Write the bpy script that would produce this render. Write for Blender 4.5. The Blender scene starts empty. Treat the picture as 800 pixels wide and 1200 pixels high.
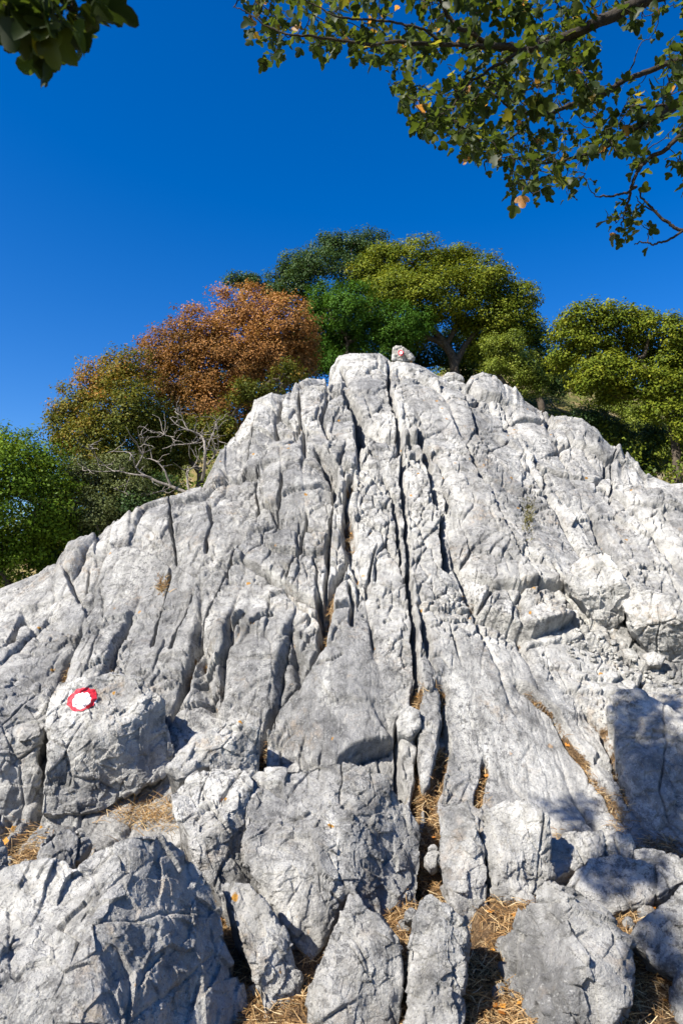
import bpy, math, random
import numpy as np
from mathutils import Vector
from mathutils.bvhtree import BVHTree

S = bpy.context.scene
COL = S.collection
rng = np.random.default_rng(7)
random.seed(7)

# ------------------------------------------------------------------ camera
EYE = np.array([0.0, 0.0, 1.6])
TH = math.radians(8.0)
CT, ST = math.cos(TH), math.sin(TH)
def ray(px, py):
    """viewing ray of a photo point, scaled so that its y component is 1"""
    dx = (np.asarray(px, float) - 400) / 800.0
    dy = (600 - np.asarray(py, float)) / 800.0
    wy = CT - dy * ST
    wz = ST + dy * CT
    return dx / wy, wz / wy
def at(px, py, Y):
    t, e = ray(px, py)
    return np.stack([t * Y, np.ones_like(t) * Y, EYE[2] + e * Y], -1)

cam = bpy.data.cameras.new('camera')
cam.sensor_fit = 'VERTICAL'; cam.sensor_height = 36; cam.lens = 24
cam.clip_start = 0.05; cam.clip_end = 3000
cam.dof.use_dof = True; cam.dof.focus_distance = 7.5; cam.dof.aperture_fstop = 7.0
co = bpy.data.objects.new('camera', cam); COL.objects.link(co)
co.location = EYE; co.rotation_euler = (math.pi / 2 + TH, 0, 0)
S.camera = co

# ------------------------------------------------------------------ noise
_r0 = np.random.default_rng(11)
PERM = np.concatenate([_r0.permutation(256)] * 3).astype(np.int32)
GR = _r0.normal(size=(256, 3)).astype(np.float32); GR /= np.linalg.norm(GR, axis=1)[:, None]
def perlin(x, y, z):
    x = np.asarray(x, np.float32); y = np.asarray(y, np.float32); z = np.asarray(z, np.float32)
    fx, fy, fz = np.floor(x), np.floor(y), np.floor(z)
    X, Y, Z = fx.astype(np.int32) & 255, fy.astype(np.int32) & 255, fz.astype(np.int32) & 255
    x = x - fx; y = y - fy; z = z - fz
    w = lambda t: t * t * t * (t * (t * 6 - 15) + 10)
    u, v, q = w(x), w(y), w(z)
    out = 0
    for i in (0, 1):
        A = PERM[X + i]
        for j in (0, 1):
            B = PERM[A + Y + j]
            for k in (0, 1):
                g = GR[PERM[B + Z + k]]
                d = g[..., 0] * (x - i) + g[..., 1] * (y - j) + g[..., 2] * (z - k)
                out = out + d * (u if i else 1 - u) * (v if j else 1 - v) * (q if k else 1 - q)
    return out * 1.5
def fbm(x, y, z, sc, octv, gain=0.5, ridged=False):
    out = 0; a = 1.0; tot = 0
    for o in range(octv):
        n = perlin(x * sc + 17.3 * o, y * sc + 5.1 * o, z * sc + 9.7 * o)
        if ridged: n = 1 - 2 * np.abs(n)
        out = out + a * n; tot += a; a *= gain; sc *= 2.03
    return out / tot
def hash2(ix, iy, s):
    h = PERM[(PERM[(PERM[(ix + s * 31) & 255] + iy) & 255] + s) & 255]
    g = PERM[(h + (ix * 7 + iy * 13 + s)) & 255]
    k = PERM[(g + h * 3 + 5) & 255]
    return h.astype(np.float32) / 255, g.astype(np.float32) / 255, k.astype(np.float32) / 255
def worley(u, v, su, sv, seed, jit=0.85):
    """cells: (random triple of the cell, offset from its centre in metres, distance to the cell border in metres)"""
    p = (u / su).astype(np.float32); q = (v / sv).astype(np.float32)
    fp, fq = np.floor(p), np.floor(q)
    ip, iq = fp.astype(np.int32), fq.astype(np.int32)
    F1 = np.full(p.shape, 9e9, np.float32); F2 = F1.copy()
    c1u = np.zeros_like(F1); c1v = np.zeros_like(F1); c2u = np.zeros_like(F1); c2v = np.zeros_like(F1)
    i1 = np.zeros(p.shape, np.int32); j1 = i1.copy()
    asp = min(2.2, sv / su)
    for i in (-1, 0, 1):
        for j in (-1, 0, 1):
            a, b, _ = hash2(ip + i, iq + j, seed)
            cu = fp + i + 0.5 + jit * (a - 0.5); cv = fq + j + 0.5 + jit * (b - 0.5)
            d = (p - cu) ** 2 + (q - cv) ** 2
            n1 = d < F1
            n2 = (~n1) & (d < F2)
            F2 = np.where(n1, F1, np.where(n2, d, F2))
            c2u = np.where(n1, c1u, np.where(n2, cu, c2u)); c2v = np.where(n1, c1v, np.where(n2, cv, c2v))
            F1 = np.where(n1, d, F1)
            c1u = np.where(n1, cu, c1u); c1v = np.where(n1, cv, c1v)
            i1 = np.where(n1, ip + i, i1); j1 = np.where(n1, iq + j, j1)
    sep = np.sqrt((c2u - c1u) ** 2 + (c2v - c1v) ** 2) + 1e-6
    edge = (F2 - F1) / (2 * sep) * min(su, sv)
    r = hash2(i1, j1, seed + 40)
    return r, (p - c1u) * su, (q - c1v) * sv, edge
def sstep(a, b, x):
    t = np.clip((x - a) / (b - a), 0, 1)
    return t * t * (3 - 2 * t)
def worley3(x, y, z, sc, seed):
    """nearest cell of a 3-D point set: chipped, faceted offsets"""
    p = [np.asarray(c, np.float32) / sc for c in (x, y, z)]
    f = [np.floor(c) for c in p]; n = [c.astype(np.int32) for c in f]
    F1 = np.full(p[0].shape, 9e9, np.float32); out = np.zeros_like(F1)
    for i in (-1, 0, 1):
        for j in (-1, 0, 1):
            for k in (-1, 0, 1):
                h = PERM[PERM[PERM[(n[0] + i + seed) & 255] + ((n[1] + j) & 255)] + ((n[2] + k) & 255)]
                ra = PERM[h + 3].astype(np.float32) / 255; rb = PERM[h + 57].astype(np.float32) / 255; rc = PERM[h + 119].astype(np.float32) / 255
                ox = p[0] - (f[0] + i + 0.1 + 0.8 * ra); oy = p[1] - (f[1] + j + 0.1 + 0.8 * rb); oz = p[2] - (f[2] + k + 0.1 + 0.8 * rc)
                d = ox * ox + oy * oy + oz * oz
                g = GR[h]
                val = (g[..., 0] * ox + g[..., 1] * oy + g[..., 2] * oz) + (PERM[h + 201].astype(np.float32) / 255 - .5) * .5
                m = d < F1
                F1 = np.where(m, d, F1); out = np.where(m, val, out)
    return out * sc

# ------------------------------------------------------------------ object helpers
def mesh_obj(name, V, F, mat, parent=None, loc=(0, 0, 0), smooth=True, attrs=None):
    """one mesh object from numpy arrays; F is an (n, k) array or a list of such arrays"""
    V = np.asarray(V, np.float32) - np.asarray(loc, np.float32)
    me = bpy.data.meshes.new(name)
    Fs = F if isinstance(F, list) else [F]
    Fs = [np.asarray(f, np.int32) for f in Fs if len(f)]
    me.vertices.add(len(V)); me.vertices.foreach_set('co', V.ravel())
    nl = sum(f.size for f in Fs); npol = sum(len(f) for f in Fs)
    me.loops.add(nl); me.loops.foreach_set('vertex_index', np.concatenate([f.ravel() for f in Fs]))
    me.polygons.add(npol)
    sizes = np.concatenate([np.full(len(f), f.shape[1], np.int32) for f in Fs])
    starts = np.concatenate([[0], np.cumsum(sizes)[:-1]]).astype(np.int32)
    me.polygons.foreach_set('loop_start', starts)
    if smooth: me.polygons.foreach_set('use_smooth', np.ones(npol, bool))
    for k, a in (attrs or {}).items():
        at_ = me.attributes.new(k, 'FLOAT', 'POINT'); at_.data.foreach_set('value', np.asarray(a, np.float32))
    me.update(calc_edges=True); me.validate()
    me.materials.append(mat)
    o = bpy.data.objects.new(name, me); COL.objects.link(o)
    if parent is not None:
        o.parent = parent
        o.location = Vector(loc) - parent.location
    else:
        o.location = loc
    return o
def tag(o, label=None, cat=None, group=None, kind=None):
    if label: o['label'] = label
    if cat: o['category'] = cat
    if group: o['group'] = group
    if kind: o['kind'] = kind
    return o
def empty(name, loc):
    o = bpy.data.objects.new(name, None); COL.objects.link(o); o.location = loc; o.empty_display_size = 0.2
    return o

# ------------------------------------------------------------------ materials
class NT:
    def __init__(s, name):
        s.m = bpy.data.materials.new(name); s.m.use_nodes = True
        s.t = s.m.node_tree; s.t.nodes.clear()
        s.out = s.n('ShaderNodeOutputMaterial')
    def n(s, typ, **kw):
        nd = s.t.nodes.new(typ)
        for k, v in kw.items(): setattr(nd, k, v)
        return nd
    def l(s, a, b): s.t.links.new(a, b)
    def noise(s, vec, scale, detail=6, rough=0.55, dist=0.0):
        nd = s.n('ShaderNodeTexNoise'); s.l(vec, nd.inputs['Vector'])
        nd.inputs['Scale'].default_value = scale; nd.inputs['Detail'].default_value = detail
        nd.inputs['Roughness'].default_value = rough; nd.inputs['Distortion'].default_value = dist
        return nd.outputs['Fac']
    def ramp(s, fac, stops, interp='LINEAR'):
        nd = s.n('ShaderNodeValToRGB'); nd.color_ramp.interpolation = interp
        while len(nd.color_ramp.elements) < len(stops): nd.color_ramp.elements.new(0.5)
        for e, (p, c) in zip(nd.color_ramp.elements, stops):
            e.position = p; e.color = (*c, 1) if not isinstance(c, (int, float)) else (c, c, c, 1)
        s.l(fac, nd.inputs['Fac'])
        return nd.outputs['Color']
    def mix(s, fac, a, b, typ='MIX'):
        nd = s.n('ShaderNodeMix', data_type='RGBA', blend_type=typ)
        for i, v in ((0, fac), (6, a), (7, b)):
            if isinstance(v, (int, float)): nd.inputs[i].default_value = v
            elif isinstance(v, tuple): nd.inputs[i].default_value = (*v, 1)
            else: s.l(v, nd.inputs[i])
        return nd.outputs[2]
    def math(s, op, a, b=0.0):
        nd = s.n('ShaderNodeMath', operation=op)
        for i, v in ((0, a), (1, b)):
            if isinstance(v, (int, float)): nd.inputs[i].default_value = v
            else: s.l(v, nd.inputs[i])
        return nd.outputs[0]

def rock_material(name, tone=1.0, soil=True):
    N = NT(name)
    P = N.n('ShaderNodeNewGeometry').outputs['Position']
    # stretched a little along the fall line so that streaks run down the face
    mp = N.n('ShaderNodeMapping'); mp.inputs['Scale'].default_value = (1.0, 0.45, 0.55); N.l(P, mp.inputs['Vector'])
    Q = mp.outputs['Vector']
    big = N.noise(Q, 1.3, 7, 0.62, 0.6)
    c = N.ramp(big, [(0.30, (.20, .20, .203)), (0.42, (.32, .318, .315)), (0.50, (.42, .413, .40)), (0.60, (.60, .59, .565))])
    mid = N.noise(P, 7.0, 8, 0.68, 0.4)
    c = N.mix(1.0, c, N.ramp(mid, [(0.30, .36), (0.42, .76), (0.49, 1.0), (0.57, 1.15), (0.70, 1.42)]), 'MULTIPLY')
    # white calcite scuffs
    wh = N.math('MULTIPLY', N.ramp(N.noise(Q, 3.1, 9, 0.7, 0.8), [(0.53, 0.0), (0.64, 1.0)]), N.ramp(N.noise(P, 19, 8, .75), [(0.44, 0.0), (0.52, .85)]))
    c = N.mix(wh, c, (.66, .65, .62))
    # rusty / tan films
    tan = N.math('MULTIPLY', N.ramp(N.noise(P, 2.3, 5, 0.6), [(0.54, 0.0), (0.68, .55)]), N.ramp(N.noise(P, 17, 4, .6), [(0.46, 0.0), (0.6, 1.0)]))
    c = N.mix(tan, c, (.47, .37, .27))
    # dark lichen crust and specks
    dk = N.math('MULTIPLY', N.ramp(N.noise(P, 24, 8, 0.75), [(0.52, 0.0), (0.58, .85)]), N.ramp(N.noise(P, 1.6, 5, .65), [(0.44, 0.04), (0.58, 1.0)]))
    c = N.mix(dk, c, (.115, .115, .118))
    sp = N.ramp(N.noise(P, 120, 3, 0.6), [(0.60, 0.0), (0.66, .75)])
    c = N.mix(sp, c, (.13, .13, .135))
    pale = N.ramp(N.noise(P, 75, 3, 0.6), [(0.60, 0.0), (0.68, .6)])
    c = N.mix(pale, c, (.6, .6, .59))
    # dark drip streaks down the fall line
    mp2 = N.n('ShaderNodeMapping'); mp2.inputs['Scale'].default_value = (5.0, 0.5, 0.5); N.l(P, mp2.inputs['Vector'])
    c = N.mix(N.ramp(N.noise(mp2.outputs['Vector'], 1.6, 6, .65), [(0.54, 0.0), (0.66, .55)]), c, (.17, .168, .165))
    # orange lichen dots
    vo = N.n('ShaderNodeTexVoronoi'); vo.inputs['Scale'].default_value = 5.5; N.l(P, vo.inputs['Vector'])
    wob = N.math('ADD', vo.outputs['Distance'], N.math('MULTIPLY', N.math('SUBTRACT', N.noise(P, 60, 3), 0.5), 0.16))
    dot = N.math('MULTIPLY', N.ramp(wob, [(0.085, 1.0), (0.12, 0.0)]), N.ramp(vo.outputs['Color'], [(0.70, 0.0), (0.73, .9)]))
    c = N.mix(dot, c, (.52, .25, .02))
    if soil:
        a = N.n('ShaderNodeAttribute', attribute_name='soil').outputs['Fac']
        sn = N.math('ADD', a, N.math('MULTIPLY', N.math('SUBTRACT', N.noise(P, 14, 6, .65), 0.5), 1.0))
        sf = N.ramp(sn, [(0.45, 0.0), (0.60, 1.0)])
        sc = N.ramp(N.noise(P, 55, 6, .7), [(0.34, (.05, .033, .02)), (0.5, (.17, .105, .055)), (0.62, (.30, .20, .11)), (.72, (.42, .34, .24))])
        c = N.mix(sf, c, sc)
    c = N.mix(1.0, c, (.785 * tone, .783 * tone, .772 * tone), 'MULTIPLY')
    b = N.n('ShaderNodeBsdfPrincipled'); N.l(c, b.inputs['Base Color'])
    b.inputs['Roughness'].default_value = 0.9; b.inputs['Specular IOR Level'].default_value = 0.18
    # fine relief
    v2 = N.n('ShaderNodeTexVoronoi', feature='DISTANCE_TO_EDGE'); v2.inputs['Scale'].default_value = 9
    wv = N.n('ShaderNodeVectorMath', operation='ADD'); N.l(Q, wv.inputs[0])
    nz = N.n('ShaderNodeTexNoise'); nz.inputs['Scale'].default_value = 6; nz.inputs['Detail'].default_value = 5; N.l(P, nz.inputs['Vector'])
    vm = N.n('ShaderNodeVectorMath', operation='SCALE'); N.l(nz.outputs['Color'], vm.inputs[0]); vm.inputs['Scale'].default_value = 0.35
    N.l(vm.outputs[0], wv.inputs[1]); N.l(wv.outputs[0], v2.inputs['Vector'])
    cr = N.ramp(v2.outputs['Distance'], [(0.0, 0.0), (0.05, 1.0)])
    crm = N.ramp(N.noise(P, 1.7, 3), [(0.45, 0.0), (0.6, 1.0)])
    h = N.math('ADD', N.math('MULTIPLY', N.noise(P, 18, 10, .72), 1.0), N.math('MULTIPLY', N.noise(P, 70, 6, .7), 0.35))
    h = N.math('ADD', h, N.math('MULTIPLY', N.math('MULTIPLY', cr, crm), 0.16))
    bp = N.n('ShaderNodeBump'); bp.inputs['Strength'].default_value = 1.0; bp.inputs['Distance'].default_value = 0.045
    N.l(h, bp.inputs['Height']); N.l(bp.outputs['Normal'], b.inputs['Normal'])
    N.l(b.outputs[0], N.out.inputs['Surface'])
    return N.m
ROCK = rock_material('limestone')
BLOCK = rock_material('limestone_block', tone=1.12, soil=False)
PALE = rock_material('pale_limestone', tone=1.32, soil=False)

def leaf_material(name, stops, trans=0.22, gloss=0.12):
    N = NT(name)
    a = N.n('ShaderNodeAttribute', attribute_name='tint').outputs['Fac']
    c = N.ramp(a, stops)
    d = N.n('ShaderNodeBsdfPrincipled'); N.l(c, d.inputs['Base Color'])
    d.inputs['Roughness'].default_value = 0.5; d.inputs['Specular IOR Level'].default_value = gloss
    t = N.n('ShaderNodeBsdfTranslucent'); N.l(N.mix(1.0, c, (1.5, 1.35, .6), 'MULTIPLY'), t.inputs['Color'])
    mx = N.n('ShaderNodeMixShader'); mx.inputs[0].default_value = trans
    N.l(d.outputs[0], mx.inputs[1]); N.l(t.outputs[0], mx.inputs[2]); N.l(mx.outputs[0], N.out.inputs['Surface'])
    return N.m
def bark_material(name, c0, c1, sc=14):
    N = NT(name); P = N.n('ShaderNodeNewGeometry').outputs['Position']
    n1 = N.noise(P, sc, 8, .7, 1.0)
    b = N.n('ShaderNodeBsdfPrincipled'); N.l(N.ramp(n1, [(0.35, c0), (0.65, c1)]), b.inputs['Base Color'])
    b.inputs['Roughness'].default_value = 0.9; b.inputs['Specular IOR Level'].default_value = 0.1
    bp = N.n('ShaderNodeBump'); bp.inputs['Strength'].default_value = .8; bp.inputs['Distance'].default_value = .02
    N.l(n1, bp.inputs['Height']); N.l(bp.outputs[0], b.inputs['Normal']); N.l(b.outputs[0], N.out.inputs['Surface'])
    return N.m
BARK = bark_material('dark_bark', (.035, .027, .02), (.11, .09, .07))
BARKG = bark_material('grey_bark', (.07, .06, .05), (.24, .21, .18), 30)
DEAD = bark_material('bleached_wood', (.10, .088, .078), (.30, .27, .24), 25)
SHADE_BARK = bark_material('shaded_maple_bark', (.022, .018, .014), (.065, .055, .045), 20)  # bark colour darkened so the overhanging limbs look shaded
def plain_var(name, c0, c1, sc, rough=.8):
    N = NT(name); P = N.n('ShaderNodeNewGeometry').outputs['Position']
    b = N.n('ShaderNodeBsdfPrincipled'); N.l(N.ramp(N.noise(P, sc, 6, .7), [(0.38, c0), (0.62, c1)]), b.inputs['Base Color'])
    b.inputs['Roughness'].default_value = rough; N.l(b.outputs[0], N.out.inputs['Surface'])
    return N.m

# ------------------------------------------------------------------ rock face
SIL = [(-120,745),(-40,700),(0,690),(25,680),(45,672),(55,664),(66,660),(76,642),(86,632),(100,627),(110,626),(116,628),(125,618),(150,600),(170,590),(190,583),(205,580),
 (215,577),(225,572),(238,570),(250,545),(257,530),(275,510),(290,487),(300,468),(318,460),(330,463),(340,460),(345,450),(360,443),(380,445),(384,450),(388,430),(397,417),
 (410,414),(445,414),(452,419),(458,424),(465,422),(485,425),(500,432),(512,440),(520,442),(525,447),(535,444),(545,450),(552,441),(565,436),(580,440),(590,450),(605,455),
 (615,470),(630,480),(648,488),(660,487),(680,490),(695,500),(706,512),(714,520),(730,527),(745,540),(754,553),(766,559),(785,567),(800,566),(860,590),(960,640)]
DST = [(-120,6.5),(0,6.8),(60,6.95),(100,7.1),(150,7.3),(200,7.5),(250,8.0),(290,8.5),(340,9.2),(385,9.8),(400,10.1),(485,10.2),(520,10.0),(560,9.9),(600,9.6),(650,9.2),(700,8.8),(750,8.3),(800,7.9),(960,7.0)]
sp_ = np.array(SIL, float)
T_S, E_S = ray(sp_[:, 0], sp_[:, 1])
D_S = np.interp(sp_[:, 0], [d[0] for d in DST], [d[1] + .36 * (d[1] - 5.4) for d in DST])
T_F, E_F = T_S, E_S
_t = np.linspace(-.9, .9, 721); _k = np.exp(-np.linspace(-2.2, 2.2, 57) ** 2); _k /= _k.sum()
_e = np.convolve(np.pad(np.interp(_t, T_S, E_S), 28, mode='edge'), _k, 'valid')
D_S = np.convolve(np.pad(np.interp(_t, T_S, D_S), 28, mode='edge'), _k, 'valid')
T_S, E_S = _t, _e

def back(Y): return Y + 0.36 * np.maximum(0, np.asarray(Y, float) - 5.4)
# control points of the bare face (photo point and its distance)
CP = []
PROFILE = {
 0:   [(1200,2.9),(1080,3.55),(1000,4.25),(930,4.75),(860,5.1),(800,5.45),(740,6.0)],
 100: [(1200,2.9),(1080,3.6),(1000,4.3),(930,4.8),(860,5.15),(780,5.6),(720,6.1),(670,6.6)],
 200: [(1200,2.9),(1080,3.6),(1000,4.3),(930,4.75),(860,5.1),(780,5.6),(720,6.0),(660,6.5),(615,7.0)],
 300: [(1200,2.9),(1080,3.6),(1000,4.2),(930,4.65),(860,5.05),(780,5.5),(720,5.85),(660,6.3),(600,6.85),(540,7.6)],
 400: [(1200,2.9),(1080,3.6),(1000,4.15),(930,4.55),(860,4.95),(780,5.4),(700,5.9),(620,6.5),(560,7.1),(500,7.9),(450,8.8)],
 480: [(1200,2.9),(1080,3.6),(1000,4.15),(930,4.6),(860,5.0),(780,5.4),(700,5.9),(620,6.55),(560,7.15),(500,8.0),(450,8.95)],
 560: [(1200,2.9),(1080,3.6),(1000,4.2),(930,4.65),(860,5.05),(780,5.5),(700,6.05),(620,6.7),(560,7.3),(500,8.2)],
 650: [(1200,2.9),(1080,3.55),(1000,4.2),(930,4.7),(860,5.15),(780,5.65),(730,5.95),(680,6.3),(620,6.9),(560,7.6),(520,8.3)],
 740: [(1200,2.9),(1080,3.5),(1000,4.2),(930,4.75),(860,5.25),(790,5.75),(730,6.15),(680,6.5),(640,6.9),(600,7.35)],
 820: [(1200,2.9),(1080,3.5),(1000,4.2),(930,4.75),(860,5.25),(790,5.75),(730,6.15),(680,6.6),(640,6.95),(600,7.4)],
}
for px, lst in PROFILE.items():
    for py, Y in lst: CP.append(at(px, py, back(Y)))
for px, Y in DST:
    if -50 < px < 850: CP.append(at(px, np.interp(px, sp_[:, 0], sp_[:, 1]), back(Y)))
for x in (-3, -1.5, 0, 1.5, 3): CP.append(np.array([x, 1.0, 0.0])); CP.append(np.array([x, 2.0, -0.02]))
CP = np.array(CP)
def tps_fit(P, z, lam):
    n = len(P); d2 = ((P[:, None] - P[None]) ** 2).sum(-1)
    K = 0.5 * d2 * np.log(d2 + 1e-12) + lam * np.eye(n)
    A = np.zeros((n + 3, n + 3)); A[:n, :n] = K; A[:n, n] = 1; A[:n, n + 1:] = P; A[n, :n] = 1; A[n + 1:, :n] = P.T
    return np.linalg.solve(A, np.concatenate([z, np.zeros(3)]))
TW = tps_fit(CP[:, :2], CP[:, 2], 0.06)
def tps(x, y):
    out = TW[-3] + TW[-2] * x + TW[-1] * y
    for (cx, cy, _), w in zip(CP, TW):
        d2 = (x - cx) ** 2 + (y - cy) ** 2
        out = out + w * 0.5 * d2 * np.log(d2 + 1e-9)
    return out
def base_z(x, y, soft=0.18):
    t = x / y
    E = np.interp(t, T_S, E_S); D = np.interp(t, T_S, D_S)
    z = tps(x, np.minimum(y, D * 1.15))
    los = EYE[2] + E * y - 0.40 * np.maximum(0, y - D) - 0.02
    k = soft
    d = np.clip(0.5 + 0.5 * (los - z) / k, 0, 1)
    return los * (1 - d) + z * d - k * d * (1 - d)
def on_base(px, py):
    """where a photo point meets the bare face"""
    t, e = ray(px, py); t = np.atleast_1d(t); e = np.atleast_1d(e)
    Ys = np.geomspace(1.5, 16, 700)
    res = []
    for a, b in zip(t, e):
        zz = base_z(a * Ys, Ys); ln = EYE[2] + b * Ys
        k = np.argmax(zz >= ln) if (zz >= ln).any() else len(Ys) - 1
        res.append((a * Ys[k], Ys[k], ln[k]))
    return np.array(res)

tc = np.concatenate([np.linspace(-0.95, -0.56, 60, endpoint=False), np.linspace(-0.56, 0.56, 1080), np.linspace(0.56, 0.95, 61)[1:]])
yr = np.concatenate([np.geomspace(0.7, 2.1, 60, endpoint=False), np.geomspace(2.1, 18.5, 1060)])
nT, nY = len(tc), len(yr)
T, Yg = np.meshgrid(tc, yr)
X = T * Yg
# smooth base evaluated on a coarse lattice, then interpolated
ct = np.linspace(-0.95, 0.95, 191); cy = np.geomspace(0.7, 18.5, 240)
CTt, CYy = np.meshgrid(ct, cy)
Zc = tps(CTt * CYy, np.minimum(CYy, np.interp(CTt, T_S, D_S) * 1.15))
def bil(t, y):
    fi = np.interp(t, ct, np.arange(len(ct))); fj = np.interp(np.log(y), np.log(cy), np.arange(len(cy)))
    i = np.minimum(fi.astype(int), len(ct) - 2); j = np.minimum(fj.astype(int), len(cy) - 2)
    a = fi - i; b = fj - j
    return (Zc[j, i] * (1 - a) + Zc[j, i + 1] * a) * (1 - b) + (Zc[j + 1, i] * (1 - a) + Zc[j + 1, i + 1] * a) * b
E_t = np.interp(tc, T_S, E_S); D_t = np.interp(tc, T_S, D_S)
Zt = bil(T, Yg)
LOS = EYE[2] + E_t[None] * Yg - 0.40 * np.maximum(0, Yg - D_t[None]) - 0.02
k = 0.18
d = np.clip(0.5 + 0.5 * (LOS - Zt) / k, 0, 1)
Z0 = LOS * (1 - d) + Zt * d - k * d * (1 - d)
def normals(X, Y, Z):
    P = np.stack([X, Y, Z], -1)
    du = np.gradient(P, axis=1); dv = np.gradient(P, axis=0)
    n = np.cross(du, dv); n /= np.linalg.norm(n, axis=-1, keepdims=True) + 1e-12
    return n
NRM = normals(X, Yg, Z0)
# smooth direction of relief: never leaning away past the crest
NRM[..., 1] = np.minimum(NRM[..., 1], 0.0); NRM[..., 2] = np.maximum(NRM[..., 2], 0.35)
NRM /= np.linalg.norm(NRM, axis=-1, keepdims=True)

wx = fbm(X, Yg, Z0, 0.9, 3); wy = fbm(X + 31, Yg, Z0, 0.9, 3)
wx2 = fbm(X, Yg + 11, Z0, 4.5, 3); wy2 = fbm(X + 7, Yg + 23, Z0, 4.5, 3)
V0 = Yg * 0.72 + Z0 * 0.70
U = X + 0.05 * wx + 0.006 * wx2
V = V0 + 0.25 * wy + 0.02 * wy2
low = sstep(2.5, 5.2, Yg)               # quieter in the gravelly foot of the face
quiet = np.zeros_like(X)                # the big smooth slabs
for px, py, ru, rv, qw in ((600,850,.58,.95,1.5),(410,815,.48,.62,1.2),(565,600,.55,.8,.9),(520,480,.45,1.0,1.1),(430,455,.3,.7,1.1),(340,565,.35,.6,1),(130,690,.6,.6,1),(300,780,.5,.4,.8)):
    c = on_base(px, py)[0]
    q = ((X - c[0]) / ru) ** 2 + ((V0 - (c[1] * .72 + c[2] * .70)) / rv) ** 2
    quiet = np.maximum(quiet, qw * (1 - sstep(.6, 1.1, q)))
low_all = low; low = low * (1 - .55 * quiet)
crest_calm = 1 - .65 * sstep(.86, 1.0, Yg / D_t[None])
low = low * crest_calm
disp = np.zeros_like(X)
soil = np.zeros_like(X)
# long joints running up the slope with cross joints: big, medium and small blocks
for su, sv, off, tilt, cw, cd, rot, seed in ((.62, 5.5, .060, .06, .011, .20, -.12, 1), (.85, .80, .050, .10, .009, .12, .5, 8), (0.30, .52, .018, .09, .005, .075, .25, 2), (0.13, .22, .008, .12, .0035, .040, .5, 3), (0.15, .12, .006, .16, .003, .024, 1.2, 4)):
    ang = rot * .25; w3 = min(su * .07, .03)
    ur = U * math.cos(ang) - V * math.sin(ang) + w3 * wx2; vr = V * math.cos(ang) + U * math.sin(ang) + w3 * wy2
    if seed == 1: vr = vr + 1.1 * fbm(U, V * .02, U * 0, 1.3, 2)
    r, ou, ov, ed = worley(ur, vr, su, sv, seed)
    m = sstep(-0.15, 0.30, fbm(X + seed * 9, Yg, Z0, min(1.6, 0.4 / su), 2))
    blk = (r[0] - .5) * 2 * off + ((.15 + .85 * r[1]) * tilt * ou * (1 if seed in (2, 3, 4) else 0) + (r[1] - .5) * 2 * tilt * ou * (seed in (1, 8)) - (r[2] - .15) * 1.3 * tilt * ov)
    rib = (1 - .6 * sstep(.9, 2.2, X) - .5 * sstep(.5, 1.6, -X)) if seed in (1, 2, 3) else (1 + .7 * sstep(.9, 2.2, X))
    amp = rib * low * ((0.3 if seed in (1, 8) else 0.08) + (0.7 if seed in (1, 8) else .92) * m)
    disp += blk * amp
    disp -= np.exp(-(ed / (cw * (1 + 1.2 * m))) ** 2) * cd * (0.02 + 0.98 * m) * low * rib
    if seed == 1: disp += low * (.055 * (1 - np.exp(-ed / .04)) - .045) * (.3 + .7 * m)      # slabs rounded off towards their joints
    if seed == 1: soil += np.exp(-(ed / (cw * 1.9)) ** 2) * (.3 + .7 * m) * 0.80 * low * (1 - sstep(6.6, 9.0, Yg)) * sstep(-.05, .3, fbm(X, Yg + 5, Z0, 1.1, 2))
disp += low * 0.075 * fbm(U, V * .5, Z0 * .5, 0.6, 2)
# flaked, faceted breakage at three sizes
fk = sstep(-.35, .25, fbm(X, Yg + 77, Z0, 1.1, 2))
j1 = .05 * fbm(X, Yg, Z0, 7, 2)
disp += low * (.075 * worley3(X * 1.1 + j1, Yg * .7, Z0 * .7 + j1, .32, 5) + .10 * fk * worley3(X + j1, Yg * .8, Z0, .13, 6) + .09 * fk * worley3(X, Yg, Z0 + j1, .045, 7))
disp += 0.006 * fbm(X, Yg, Z0, 14, 4, .62)
# solution pits
pit = fbm(X, Yg + 50, Z0, 11, 2)
disp -= 0.035 * sstep(0.46, 0.56, pit) * low

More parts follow.
